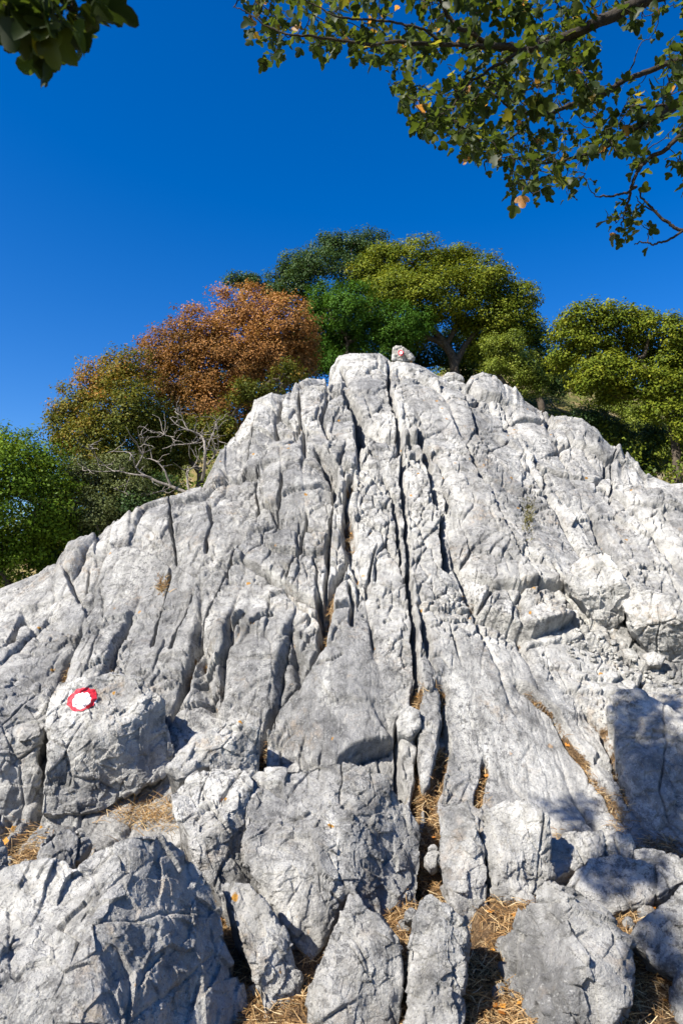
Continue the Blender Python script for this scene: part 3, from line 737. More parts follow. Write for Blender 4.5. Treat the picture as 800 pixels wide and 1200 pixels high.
# rubble on the gravel ledge at right
rr = np.random.default_rng(5)
GV, GF = [], []
for i in range(120):
    px = rr.uniform(665, 800); py = np.interp(px, [655, 735, 800], [752, 775, 806]) + rr.normal(0, 7)
    p, nn = hit(px, py)
    s = rr.uniform(.010, .030) * (1.6 if rr.random() < .1 else 1)
    v = rr.normal(size=(8, 3)); v /= np.linalg.norm(v, axis=1)[:, None]
    cubev = np.array([[x, y, z] for x in (-1, 1) for y in (-1, 1) for z in (-1, 1)]) * [1, .8, .6] * s * .7 + v * s * .35
    th = rr.uniform(0, 6.28); Rm = np.array([[math.cos(th), -math.sin(th), 0], [math.sin(th), math.cos(th), 0], [0, 0, 1]])
    n0 = len(GV) * 8
    GV.append(cubev @ Rm.T + p + nn * s * .3)
    GF += [[n0 + a for a in f] for f in ((0, 1, 3, 2), (4, 6, 7, 5), (0, 4, 5, 1), (2, 3, 7, 6), (0, 2, 6, 4), (1, 5, 7, 3))]
o = mesh_obj('rubble', np.concatenate(GV), np.array(GF), BLOCK, smooth=False)
tag(o, 'pale limestone rubble scattered on the ledge below the bulging boulders', 'rubble', kind='stuff')

# ------------------------------------------------------------------ painted trail rings
def paint_mat(name, col, wear):
    N = NT(name); P = N.n('ShaderNodeNewGeometry').outputs['Position']
    b = N.n('ShaderNodeBsdfPrincipled')
    c = N.mix(N.ramp(N.noise(P, 38, 8, .75), [(wear, 0.0), (wear + .1, .75)]), col, (.36, .35, .34))
    N.l(c, b.inputs['Base Color']); b.inputs['Roughness'].default_value = .6
    bp = N.n('ShaderNodeBump'); bp.inputs['Strength'].default_value = .5; bp.inputs['Distance'].default_value = .012
    N.l(N.noise(P, 55, 8, .7), bp.inputs['Height']); N.l(bp.outputs[0], b.inputs['Normal']); N.l(b.outputs[0], N.out.inputs['Surface'])
    return N.m
RED = paint_mat('red_paint', (.66, .018, .035), .60); WHITE = paint_mat('white_paint', (.80, .80, .80), .60)
def bvh_of(o):
    me = o.data
    return BVHTree.FromPolygons([v.co + o.location for v in me.vertices], [tuple(p.vertices) for p in me.polygons])
def decal(name, o, bvh, cx, cy, rad_fn, inner_fn, rot, lift, mat, parent, nr=10, nphi=72, tilt=(1, 1)):
    V = []
    for i in range(nr + 1):
        for j in range(nphi):
            ph = 2 * math.pi * j / nphi
            r = inner_fn(ph) + (rad_fn(ph) - inner_fn(ph)) * i / nr
            u, v = r * math.cos(ph) * tilt[0], r * math.sin(ph) * tilt[1]
            px = cx + u * math.cos(rot) - v * math.sin(rot); py = cy + u * math.sin(rot) + v * math.cos(rot)
            p, nn = hit(px, py, bvh, 4.8)
            f = EYE - p; f /= np.linalg.norm(f)
            V.append(p + f * lift)
    F = [[i * nphi + j, i * nphi + (j + 1) % nphi, (i + 1) * nphi + (j + 1) % nphi, (i + 1) * nphi + j] for i in range(nr) for j in range(nphi)]
    return mesh_obj(name, np.array(V), np.array(F), mat, parent=parent, loc=tuple(parent.location))
def wob(r, amp, s): return lambda p: r * (1 + amp * (math.sin(2 * p + s) * .5 + math.sin(5 * p + 2 * s) * .3 + math.sin(9 * p + s * 3) * .35 + math.sin(14 * p - s) * .25))
bm_ = bvh_of(marked)
tm = decal('trail_mark', marked, bm_, 96, 821, wob(11, .12, 2.0), lambda p: 0, -.45, .013, WHITE, marked, tilt=(1.0, .85))
tag(tm, 'white centre of the large painted trail ring')
ring = decal('red_ring', marked, bm_, 96.5, 819.5, wob(16.5, .10, 1.0), wob(9.3, .16, 2.0), -.5, .010, RED, marked, tilt=(1.06, .80)); tag(ring, 'red outer ring of the large trail mark')
for (cx, cy, r) in ((87, 836, 3), (86, 846, 2), (83, 812, 2.2), (112, 822, 2)):
    dp = decal('white_overspill', marked, bm_, cx, cy, wob(r, .35, cx), lambda p: 0, -1.2, .003, WHITE, marked, nr=4, nphi=40, tilt=(1.5, .7))
bs_ = bvh_of(summit)
tm = decal('trail_mark', summit, bs_, 469.5, 413.5, wob(1.7, .1, 2.0), lambda p: 0, -.2, .05, WHITE, summit, nr=4, nphi=32)
ring = decal('red_ring', summit, bs_, 469.5, 413.5, wob(3.5, .08, 1.0), wob(1.6, .1, 2.0), -.2, .042, RED, summit, nr=4, nphi=32, tilt=(.85, 1))

# ------------------------------------------------------------------ dry needles and grass
STRAW = leaf_material('straw', [(0.0, (.10, .058, .028)), (.35, (.25, .145, .062)), (.7, (.40, .26, .12)), (1.0, (.54, .43, .26))], trans=.15)
dep = bpy.context.evaluated_depsgraph_get
area = np.linalg.norm(np.cross(ROCKP[quads[:, 2]] - ROCKP[quads[:, 0]], ROCKP[quads[:, 3]] - ROCKP[quads[:, 1]]), axis=1) / 2
qs = soil.ravel()[quads].mean(1); qc = ROCKP[quads].mean(1)
vis = (np.abs(qc[:, 0] / qc[:, 1]) < .6) & (qc[:, 1] > 2.3) & (qc[:, 1] < 11)
wgt = np.clip(qs - .42, 0, 1) * vis * area
wgt *= np.clip(0.35 + 1.3 * fbm(qc[:, 0], qc[:, 1], qc[:, 2], 2.2, 3), 0.02, 1)
wgt /= wgt.sum()
pick = rng.choice(len(quads), 46000, p=wgt)
def needles(base, nrm, length, width, lift):
    n = len(base); th = rng.uniform(0, 2 * np.pi, n)
    a = np.stack([np.cos(th), np.sin(th), np.zeros(n)], -1); a -= nrm * (a * nrm).sum(-1, keepdims=True)
    a /= np.linalg.norm(a, axis=1)[:, None]; a = a + nrm * rng.normal(.05, .22, n)[:, None]
    b = np.cross(a, rng.normal(size=(n, 3))); b /= np.linalg.norm(b, axis=1)[:, None]
    L = (length * rng.uniform(.5, 1.3, n))[:, None]; c = base + nrm * (lift * rng.random(n))[:, None]
    bend = nrm * (rng.normal(0, .12, n)[:, None]) * L
    m = width / 2
    v = np.stack([c - a * L / 2 - b * m, c - a * L / 2 + b * m, c + bend + b * m, c + bend - b * m, c + a * L / 2 + b * m * .4, c + a * L / 2 - b * m * .4], 1).reshape(-1, 3)
    i = np.arange(n)[:, None] * 6
    f = np.concatenate([i + [0, 1, 2, 3], i + [3, 2, 4, 5]])
    return v, f, np.repeat(rng.random(n), 6)
qn = np.cross(ROCKP[quads[:, 2]] - ROCKP[quads[:, 0]], ROCKP[quads[:, 3]] - ROCKP[quads[:, 1]]); qn /= np.linalg.norm(qn, axis=1)[:, None] + 1e-12
qn *= np.sign(qn[:, 2:3] + 1e-9)
nn = qn[pick] * .4 + np.array([0, -.2, .8]) * .6; nn /= np.linalg.norm(nn, axis=1)[:, None]
v, f, tint = needles(qc[pick] + rng.normal(0, .01, (len(pick), 3)), nn, .085, .0032, .022)
o = mesh_obj('dry_needle_litter', v, f, STRAW, smooth=False, attrs={'tint': tint})
tag(o, 'orange brown pine needles filling the fissures and gullies of the rock', 'needle litter', kind='stuff')
DRYLEAF = leaf_material('dry_leaf', [(0.0, (.30, .10, .02)), (1.0, (.62, .30, .06))], trans=.2)
pk = rng.choice(len(quads), 260, p=wgt)
n = len(pk); th = rng.uniform(0, 6.28, n); a = np.stack([np.cos(th), np.sin(th), rng.normal(0, .3, n)], -1); b = np.cross(a, nn[:n] + rng.normal(0, .3, (n, 3))); s = rng.uniform(.012, .03, n)[:, None]
c = qc[pk] + np.array([0, -.01, .02])
v = np.stack([c - a * s, c - b * s * .6, c + a * s, c + b * s * .6], 1).reshape(-1, 3)
o = mesh_obj('fallen_leaves', v, np.arange(4 * n).reshape(-1, 4), DRYLEAF, smooth=False, attrs={'tint': np.repeat(rng.random(n), 4)})
tag(o, 'small dry orange leaves lying in the needle litter', 'leaf litter', kind='stuff')

def blades(cx, cy, nb, spread, L, width, lean=(0, 0), flat=.5):
    """curved grass blades rooted on the rock around a photo point"""
    V, F, Tn = [], [], []
    for i in range(nb):
        px = cx + rng.normal(0, spread[0]); py = cy + rng.normal(0, spread[1])
        p, _ = hit(px, py)
        th = rng.uniform(0, 6.28); l = L * rng.uniform(.45, 1.2)
        d = np.array([math.cos(th), math.sin(th) * .7, 0]) * rng.uniform(.3, 1.0) * flat + np.array([lean[0], lean[1], 1.0 - flat * .6])
        d /= np.linalg.norm(d); droop = rng.uniform(.2, .9)
        side = np.cross(d, rng.normal(size=3)); side /= np.linalg.norm(side)
        pts = [p + d * l * q - np.array([0, 0, 1]) * droop * l * .5 * q * q for q in (0, .33, .66, 1)]
        b0 = len(V)
        for k_, q in enumerate(pts):
            w_ = width * (1 - .25 * k_) / 2
            V += [q - side * w_, q + side * w_]
        for k_ in range(3): F.append([b0 + 2 * k_, b0 + 2 * k_ + 1, b0 + 2 * k_ + 3, b0 + 2 * k_ + 2])
        Tn += [rng.uniform(.25, 1)] * 8
    return np.array(V), np.array(F), Tn
for lab, cx, cy, nb, sp, L, fl in (
    ('bushy tuft of dry straw grass under the boulder with the large trail ring', 178, 958, 420, (24, 9), .17, .9),
    ('flattened mat of dry grass beside the left block and small angular stone', 30, 985, 420, (20, 14), .14, 1.5),
    ('dry grass in the slot between the small angular stone and the broad boulder', 98, 1020, 120, (5, 14), .09, 1.0),
    ('dry needles heaped in the hollow beside the dark side of the broad boulder', 312, 1125, 380, (13, 40), .12, 1.6),
    ('pale mat of dry grass in the upper gully right of the large central block', 508, 968, 360, (10, 18), .09, 1.5),
    ('dry grass tangle in the lower right between the big angular boulder and corner block', 745, 1165, 380, (18, 22), .13, 1.4),
    ('dry grass strip between the rounded pale boulder and the corner block', 722, 1098, 220, (18, 8), .11, 1.4),
    ('dry grass below the smooth pale slab beside its leaf shadow', 655, 985, 150, (12, 6), .08, 1.2),
    ('thin dry grass stems in the cleft left of the leaning right hand slab', 728, 955, 160, (8, 18), .10, 1.2)):
    v, f, tn = blades(cx, cy, nb, sp, L, .004, flat=fl)
    base = v.mean(0); base[2] = v[:, 2].min()
    o = mesh_obj('dry_grass_tuft', v, f, STRAW, smooth=False, attrs={'tint': tn}, loc=tuple(base))
    tag(o, lab, 'dry grass', 'tufts of dry grass between the blocks')
MOSSY = leaf_material('olive_moss', [(0.0, (.07, .06, .02)), (1.0, (.22, .20, .07))], trans=.2)
for lab, cx, cy, nb, sp, L in (('dark olive cushion plant clinging to the right hand rock face', 618, 606, 260, (3, 11), .09),
                               ('small yellowish plant in a hollow of the left rock bulge', 191, 688, 110, (4, 5), .09),
                               ('yellow green plant growing in the crack at the top of the leaning right hand slab', 741, 860, 140, (3, 12), .05)):
    v, f, tn = blades(cx, cy, nb, sp, L, .008, lean=(0, -.3), flat=.8)
    base = v.mean(0); base[2] = v[:, 2].min()
    o = mesh_obj('cushion_plant', v, f, MOSSY if cx == 618 else STRAW, smooth=False, attrs={'tint': tn}, loc=tuple(base))
    tag(o, lab, 'plant')

# ------------------------------------------------------------------ trees
def tube(paths, sides=7):
    """paths: list of (points, radii); returns one tapered-tube mesh"""
    V, F = [], []; n0 = 0
    for pts, rad in paths:
        pts = np.asarray(pts, float); m = len(pts)
        tg = np.gradient(pts, axis=0); tg /= np.linalg.norm(tg, axis=1)[:, None] + 1e-9
        up = np.array([.3, .2, .93]); 
        a = np.cross(tg, up); a /= np.linalg.norm(a, axis=1)[:, None] + 1e-9; b = np.cross(tg, a)
        ph = np.linspace(0, 2 * np.pi, sides, endpoint=False)
        ring_ = pts[:, None] + (np.cos(ph)[None, :, None] * a[:, None] + np.sin(ph)[None, :, None] * b[:, None]) * np.asarray(rad)[:, None, None]
        V.append(ring_.reshape(-1, 3))
        i = n0 + np.arange(m * sides).reshape(m, sides); nx = np.roll(i, -1, 1)
        F.append(np.stack([i[:-1], nx[:-1], nx[1:], i[1:]], -1).reshape(-1, 4)); n0 += m * sides
    return np.concatenate(V), np.concatenate(F)
def wiggle(p0, p1, r0, r1, n=10, amp=.08, sag=0.0, rg=rng):
    p0 = np.asarray(p0, float); p1 = np.asarray(p1, float); L = np.linalg.norm(p1 - p0)
    t = np.linspace(0, 1, n); pts = p0 + (p1 - p0) * t[:, None]
    off = np.cumsum(rg.normal(0, 1, (n, 3)), 0); off -= off[0] + (off[-1] - off[0]) * t[:, None]
    pts = pts + off * amp * L / math.sqrt(n); pts[:, 2] += sag * L * np.sin(np.pi * t)
    return pts, r0 + (r1 - r0) * t ** .8
def spline(P, n):
    P = np.asarray(P, float); t = np.linspace(0, len(P) - 1, n); i = np.minimum(t.astype(int), len(P) - 2); u = (t - i)[:, None]
    Q = np.concatenate([2 * P[:1] - P[1:2], P, 2 * P[-1:] - P[-2:-1]])
    a, b, c, d_ = Q[i], Q[i + 1], Q[i + 2], Q[i + 3]
    return .5 * (2 * b + (c - a) * u + (2 * a - 5 * b + 4 * c - d_) * u ** 2 + (3 * b - a - 3 * c + d_) * u ** 3)

def leaf_quads(c, out, size, rg, up=.5):
    n = len(c)
    nm = out * .9 + rg.normal(0, .42, (n, 3)) + np.array([0, 0, up]); nm /= np.linalg.norm(nm, axis=1)[:, None]
    a = np.cross(nm, rg.normal(size=(n, 3))); a /= np.linalg.norm(a, axis=1)[:, None]; b = np.cross(nm, a)
    s = (size * rg.uniform(.6, 1.3, n))[:, None]
    v = np.stack([c - a * s, c - b * s * .62 + nm * s * .12, c + a * s, c + b * s * .62 + nm * s * .12], 1).reshape(-1, 3)
    return v, np.arange(4 * n).reshape(-1, 4)
def tree(name, label, blobs, Yt, nleaf, size, mat, foot, bark=None, trunk_r=.12, clump=.16, per=46, group='trees around the summit', cat='tree', tintf=None, seed=0, limbs=None, flat=.75, shell=.62, depthk=.9):
    """blobs: (px, py, rx, ry[, dY]) traced lobes of the crown at distance Yt; foot: photo x and y of the trunk's base"""
    rg = np.random.default_rng(seed + 100)
    sc = Yt / 800.0; size = size * .74; nleaf = int(nleaf * 2.3); per = int(per * 1.3)
    B = []
    for bb in blobs:
        dY = bb[4] if len(bb) > 4 else rg.normal(0, .25)
        B.append((at(bb[0], bb[1], Yt + dY), np.array([bb[2] * sc, max(.35, depthk * (bb[2] + bb[3]) / 2 * sc), bb[3] * sc * 1.05])))
    fx = at(foot[0], foot[1], Yt); gz_ = float(ground_z(np.array([fx[0]]), np.array([fx[1]]))[0])
    base = np.array([fx[0], fx[1], min(gz_, fx[2])])
    root = empty(name, tuple(base)); tag(root, label, cat, group)
    # clumps on the lobes
    ar = np.array([r[0] * r[2] + r[1] * r[2] for _, r in B]); ar /= ar.sum()
    nc = max(12, nleaf // per)
    which = rg.choice(len(B), nc, p=ar)
    dirs = rg.normal(size=(nc, 3)); dirs[:, 1] -= .35; dirs[:, 2] += .15
    dirs /= np.linalg.norm(dirs, axis=1)[:, None]
    rad = shell + (1 - shell) * rg.random(nc) ** .6
    rad = np.where(rg.random(nc) < .25, .2 + .45 * rg.random(nc), rad)
    rad = np.where(rg.random(nc) < .20, rad * rg.uniform(1.02, 1.22, nc), rad)
    cc = np.array([B[w][0] for w in which]) + dirs * rad[:, None] * np.array([B[w][1] for w in which])
    csz = clump * rg.uniform(.55, 1.35, nc)
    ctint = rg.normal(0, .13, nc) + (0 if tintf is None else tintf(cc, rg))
    npc = np.maximum(8, (per * (csz / clump) ** 1.5).astype(int))
    ci = np.repeat(np.arange(nc), npc)
    off = rg.normal(size=(len(ci), 3)); off /= np.linalg.norm(off, axis=1)[:, None]
    off *= (rg.random(len(ci)) ** .5)[:, None] * np.array([1.1, 1.1, flat])
    pos = cc[ci] + off * csz[ci][:, None] * 1.05
    v, f = leaf_quads(pos, off * .6 + dirs[ci] * .6, size, rg)
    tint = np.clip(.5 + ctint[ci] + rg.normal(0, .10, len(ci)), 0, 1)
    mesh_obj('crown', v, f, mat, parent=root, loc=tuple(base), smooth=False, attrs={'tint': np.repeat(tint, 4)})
    paths = []
    ctr = np.mean([b[0] for b in B], 0)
    if limbs:
        for L in limbs:
            P = [at(q[0], q[1], Yt + (q[3] if len(q) > 3 else 0)) for q in L]; 
            P[0] = base - [0, 0, .3] if L[0][0] == foot[0] else P[0]
            paths.append((spline(P, 24), np.interp(np.linspace(0, 1, 24), np.linspace(0, 1, len(L)), [q[2] * sc for q in L])))
        hubs = [p for pa in paths for p in pa[0][8:]]
    else:
        fork = base + (ctr - base) * .45
        paths.append(wiggle(base - [0, 0, .3], fork, trunk_r, trunk_r * .75, 12, .05, rg=rg)); hubs = [fork]
    hubs = np.array(hubs)
    for c_, r_ in B:
        h0 = hubs[np.argmin(((hubs - c_) ** 2).sum(1))]
        pa = wiggle(h0, c_ + rg.normal(0, .1, 3) * r_, trunk_r * .5, trunk_r * .16, 12, .10, .05, rg=rg); paths.append(pa)
        hubs = np.concatenate([hubs, pa[0][4:]])
    for j in rg.choice(nc, min(nc, 110), replace=False):
        h0 = hubs[np.argmin(((hubs - cc[j]) ** 2).sum(1))]
        paths.append(wiggle(h0, cc[j], trunk_r * .15, .004, 7, .14, rg=rg))
    tv, tf = tube(paths, 6)
    mesh_obj('trunk', tv, tf, bark or BARK, parent=root, loc=tuple(base))
    return root

G_OLIVE = leaf_material('olive_leaf', [(0.0, (.034, .054, .007)), (.4, (.090, .122, .012)), (.7, (.175, .195, .019)), (1.0, (.29, .28, .035))], gloss=.06)
G_DARK = leaf_material('dark_leaf', [(0.0, (0.018, 0.039, 0.013)), (.5, (0.039, 0.075, 0.021)), (1.0, (0.098, 0.143, 0.036))])
G_DEEP = leaf_material('fresh_leaf', [(0.0, (.032, .065, .006)), (.5, (.075, .13, .010)), (.8, (.15, .22, .02)), (1.0, (.27, .31, .035))], gloss=.08)
G_JUN = leaf_material('juniper_leaf', [(0.0, (.018, .048, .008)), (.5, (.045, .105, .012)), (1.0, (.095, .18, .022))], gloss=.05)
G_YEL = leaf_material('yellow_green_leaf', [(0.0, (.05, .075, .010)), (.5, (.13, .17, .02)), (1.0, (.26, .28, .045))])
G_TURN = leaf_material('turning_leaf', [(0.0, (.030, .042, .008)), (.4, (.080, .092, .014)), (.68, (.16, .14, .022)), (.88, (.27, .14, .035)), (1.0, (.34, .16, .05))], gloss=.06)
G_RUST = leaf_material('rusty_leaf', [(0.0, (.075, .048, .014)), (.3, (.165, .085, .026)), (.55, (.27, .130, .044)), (.8, (.36, .185, .070)), (1.0, (.30, .23, .06))], gloss=.06)
G_GREY = leaf_material('grey_green_leaf', [(0.0, (.03, .04, .015)), (.5, (.09, .11, .035)), (1.0, (.20, .21, .09))])

tree('leafy_bush', 'dense dark green bush at the far left behind the lowest rock shoulder',
     [(-40,600,50,70),(5,570,45,60),(42,545,38,45),(15,645,55,45),(60,600,36,50),(0,520,28,22),(50,640,30,30),(-40,660,60,40)], 10.2, 22000, .032, G_DEEP, (10,760), seed=1, clump=.17, cat='bush', trunk_r=.09, shell=.35)
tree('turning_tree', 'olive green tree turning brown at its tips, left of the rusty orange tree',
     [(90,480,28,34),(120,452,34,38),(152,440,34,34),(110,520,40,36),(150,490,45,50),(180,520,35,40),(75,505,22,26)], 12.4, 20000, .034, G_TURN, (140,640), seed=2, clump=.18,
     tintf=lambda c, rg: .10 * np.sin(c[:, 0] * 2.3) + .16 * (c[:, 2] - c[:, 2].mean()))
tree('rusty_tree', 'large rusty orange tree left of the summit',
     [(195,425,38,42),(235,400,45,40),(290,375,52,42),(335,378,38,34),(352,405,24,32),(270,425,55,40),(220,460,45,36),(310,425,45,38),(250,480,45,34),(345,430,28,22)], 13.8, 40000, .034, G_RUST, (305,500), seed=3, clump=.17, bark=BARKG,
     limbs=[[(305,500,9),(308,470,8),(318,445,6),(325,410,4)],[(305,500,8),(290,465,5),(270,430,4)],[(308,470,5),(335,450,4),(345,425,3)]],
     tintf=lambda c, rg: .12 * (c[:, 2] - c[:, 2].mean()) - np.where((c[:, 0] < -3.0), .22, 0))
tree('dark_bush', 'brown shadowy thicket under the rusty orange tree beside the rock edge',
     [(215,510,34,26),(255,505,36,26),(300,465,34,22),(340,440,26,14),(190,545,34,26),(160,560,30,26)], 12.6, 9000, .034, G_TURN, (230,600), seed=4, clump=.16, cat='bush', group='undergrowth along the rock edge', shell=.3,
     tintf=lambda c, rg: -.12)
tree('dark_tree', 'small dark green treetop peeping out behind the rusty orange tree',
     [(276,330,14,9),(298,332,20,10),(320,345,20,14)], 17.5, 2600, .04, G_DARK, (290,440), seed=5, clump=.17)
tree('dark_tree', 'dark green pine like tree at the top left of the summit grove',
     [(330,322,20,14),(352,312,26,18),(385,292,26,17),(408,288,24,15),(435,285,24,14),(380,318,44,26),(425,308,34,24),(350,338,30,20)], 18.5, 15000, .040, G_DARK, (440,450), seed=6, clump=.19, trunk_r=.16)
tree('juniper', 'bright deep green juniper directly behind the summit rock',
     [(385,355,28,24),(415,362,36,28),(370,385,26,28),(420,395,46,26),(465,380,34,24),(490,375,22,18),(450,405,40,20),(395,410,34,20),(366,418,26,22),(385,430,26,18)], 16.3, 30000, .034, G_JUN, (420,470), seed=7, clump=.15, per=64, flat=1.0)
tree('broad_tree', 'broad olive green tree crowning the summit, its dark leaning trunk visible below',
     [(450,305,34,22),(490,302,38,22),(530,312,36,22),(565,330,36,28),(600,352,32,26),(470,338,46,26),(520,345,50,30),(575,372,44,28),(612,385,24,20),(430,322,26,18),(500,366,34,18),(548,385,30,16),(540,300,22,10),(590,395,30,20),(480,395,30,16),(560,410,26,16),(455,345,30,24)], 17.0, 42000, .042, G_OLIVE, (534,470), seed=8, clump=.20, trunk_r=.13,
     limbs=[[(534,470,6),(532,430,5.5),(522,405,5),(505,385,4),(480,362,3)],[(532,430,4.5),(545,405,3.5),(565,380,3)],[(522,405,4),(500,395,3.2),(470,385,2.4)],[(522,405,3.5),(535,380,3),(540,345,2)]])
tree('yellow_green_bush', 'yellow green bush standing right of the broad tree trunk',
     [(578,405,16,14),(592,418,22,20),(612,430,26,18),(600,400,16,10),(622,450,22,18),(575,432,12,10)], 15.6, 11000, .028, G_YEL, (600,480), seed=9, clump=.14, cat='bush', group='undergrowth along the rock edge')
tree('dark_bush', 'dark green bush in the gap between broad tree and right hand tree',
     [(630,400,20,18),(640,425,26,20),(648,448,24,18),(560,410,14,14)], 17.4, 7000, .034, G_DARK, (640,500), seed=10, clump=.16, cat='bush', group='undergrowth along the rock edge')
tree('right_hand_tree', 'flat topped olive green tree at the right edge with leaning dark trunk',
     [(665,372,24,14),(700,372,34,18),(740,378,38,20),(780,392,40,22),(690,400,36,18),(735,415,44,24),(785,430,40,28),(820,420,40,40),(705,428,28,14),(760,452,34,18),(800,470,30,20),(690,445,26,14),(725,440,34,18),(800,440,36,26),(670,392,26,16),(660,420,20,16),(770,480,26,14),(715,465,26,12),(815,500,26,26)], 13.4, 34000, .040, G_OLIVE, (793,590), seed=11, clump=.17, trunk_r=.10,
     limbs=[[(793,590,6),(792,540,5.5),(788,505,5),(778,480,4.5),(745,462,3.4),(718,448,2.5),(690,420,2)],[(788,505,4),(800,480,3.5),(810,440,3)],[(778,480,3.4),(765,450,3),(750,420,2)],[(745,462,2.6),(722,465,2),(700,450,1.5)]])
bpy.data.objects['right_hand_tree'].name = 'leaning_tree'
tree('pine_tree', 'thin pine with dead lower twigs behind the right hand rock shoulder',
     [(690,430,34,16),(670,450,30,14),(725,462,26,12),(655,425,20,12),(705,480,30,10)], 19.0, 9000, .03, G_YEL, (709,540), seed=12, clump=.15, bark=BARKG, trunk_r=.14,
     limbs=[[(709,540,7),(708,500,6),(706,460,6),(700,420,4)],[(708,500,2),(740,488,1.5),(775,490,1)],[(708,490,2),(672,486,1.4),(650,478,1)],[(708,520,2),(745,515,1.4),(770,505,1)]],
     tintf=lambda c, rg: -.22)
for j, (lab, bl, Yt, m, nl) in enumerate((
    ('sunlit yellow green scrub on the far slope between the trees', [(655,470,34,22),(700,505,34,20),(640,440,24,18),(620,470,26,16),(690,450,30,16)], 22.0, G_YEL, 9000),
    ('shaded dark bush behind the low right shoulder of the rock', [(735,530,26,24),(715,505,22,16),(755,545,20,18),(690,490,20,12),(765,510,18,18)], 14.6, G_DARK, 9000),
    ('yellow green bush glimpsed left of the leaning trunk at the right', [(748,500,26,18),(772,530,18,22),(740,480,24,12)], 18.5, G_YEL, 6000),
    ('green bush at the right edge behind the leaning trunk', [(815,520,26,30),(830,560,30,26),(800,500,20,18)], 15.0, G_DEEP, 6000))):
    tree('scrub_bush', lab, bl, Yt, nl, .032, m, (bl[0][0], bl[0][1] + 60), seed=20 + j, clump=.16, cat='bush', group='undergrowth along the rock edge', trunk_r=.05)
tree('scrub_bush', 'sparse grey green bush with bare grey twigs at the left rock edge',
     [(95,560,26,26),(130,560,36,26),(110,595,40,26),(160,575,28,18),(70,620,20,20),(150,545,26,14)], 10.6, 9000, .026, G_GREY, (120,680), seed=30, clump=.13, cat='bush', group='undergrowth along the rock edge', bark=DEAD, trunk_r=.05, shell=.35)
tree('scrub_bush', 'dark bush in the hollow just above the lowest left rock shoulder',
     [(95,625,34,26),(130,605,34,20),(165,590,30,16),(60,655,30,20),(195,570,24,14)], 10.9, 8000, .032, G_DARK, (110,720), seed=31, clump=.15, cat='bush', group='undergrowth along the rock edge', trunk_r=.05)
# fill behind so that the hillside reads as wooded
tree('dark_tree', 'dark tree filling the gap behind the turning and rusty trees', [(120,540,60,50),(200,500,60,50),(280,460,60,50),(60,580,50,50),(340,420,40,40)], 15.8, 12000, .05, G_DARK, (200,640), seed=32, clump=.25, shell=.2)
tree('dark_tree', 'dark tree filling the gap behind the summit juniper', [(372,362,30,26),(430,365,44,28),(366,420,34,24),(500,425,34,20),(545,440,34,18),(520,405,40,24),(400,400,50,36),(470,410,50,36),(540,420,40,36),(600,430,40,30)], 19.5, 17000, .05, G_DARK, (470,480), seed=33, clump=.25, shell=.2)

# low scrub covering the hillside behind the crest
rg = np.random.default_rng(77)
cx_ = []
while len(cx_) < 3600:
    t_ = rg.uniform(-.85, .85); y_ = rg.uniform(8.5, 34)
    D_ = np.interp(t_, T_S, D_S)
    if y_ < D_ * 1.06: continue
    cx_.append((t_ * y_, y_))
cx_ = np.array(cx_); cz_ = ground_z(cx_[:, 0], cx_[:, 1])
sz_ = rg.uniform(.14, .38, len(cx_)); n_ = 34
ci = np.repeat(np.arange(len(cx_)), n_)
of = rg.normal(size=(len(ci), 3)); of /= np.linalg.norm(of, axis=1)[:, None]; of *= (rg.random(len(ci)) ** .4)[:, None]
pos = np.stack([cx_[ci, 0], cx_[ci, 1], cz_[ci] + sz_[ci] * .5], -1) + of * sz_[ci][:, None] * [1.3, 1.3, 1.0]
v, f = leaf_quads(pos, of, .042, rg)
tn = np.clip(.35 + rg.normal(0, .22, len(cx_))[ci] + rg.normal(0, .12, len(ci)), 0, 1)
o = mesh_obj('undergrowth', v, f, G_YEL, smooth=False, attrs={'tint': np.repeat(tn, 4)})
tag(o, 'low green and yellowish scrub covering the hillside behind the rock crest', 'undergrowth', kind='stuff')

# bleached dead shrub on the left crest
rg = np.random.default_rng(3)
Yd = 10.4
dead_specs = [
 [(238,562,3.2),(240,530,3.0),(236,512,2.4),(222,505,1.6),(208,498,1.1),(200,490,.7)],
 [(240,530,2.2),(246,512,1.6),(250,498,1.0),(256,488,.6)], [(236,512,1.8),(228,520,1.3),(205,523,1.0),(190,527,.7)], [(222,505,1.3),(214,488,.9),(206,472,.6)],
 [(222,578,3.4),(200,570,3.2),(178,560,2.6),(160,548,2.0),(155,535,1.4),(148,528,1.0),(132,528,.7)], [(178,560,2.2),(158,558,1.6),(135,553,1.2),(112,555,.8),(92,548,.5)],
 [(200,570,2.4),(190,550,1.7),(180,540,1.2),(168,538,.8),(160,520,.5)], [(222,578,2.6),(218,556,1.8),(226,546,1.2),(232,534,.8)], [(160,548,1.3),(170,530,.8),(165,512,.5)],
 [(243,545,1.4),(254,528,.9),(252,512,.6)], [(205,523,.8),(198,512,.6),(186,508,.4)], [(135,553,1.0),(118,540,.7),(104,520,.4)], [(200,570,1.8),(186,575,1.2),(160,580,.9),(130,572,.5)]]
paths = []
for L in dead_specs:
    P = [at(q[0], q[1], Yd + rg.normal(0, .08)) for q in L]; n_ = 16
    pa = spline(P, n_) + np.cumsum(rg.normal(0, .006, (n_, 3)), 0)
    paths.append((pa, np.interp(np.linspace(0, 1, n_), np.linspace(0, 1, len(L)), [q[2] * Yd / 800 * .6 for q in L])))
    for j in range(9):
        s_ = pa[rg.integers(4, n_)]; e_ = s_ + rg.normal(0, .16, 3) + [0, -.03, .06]
        paths.append(wiggle(s_, e_, .008, .003, 6, .15, rg=rg))
v, f = tube(paths, 6); b0 = at(225, 580, Yd)
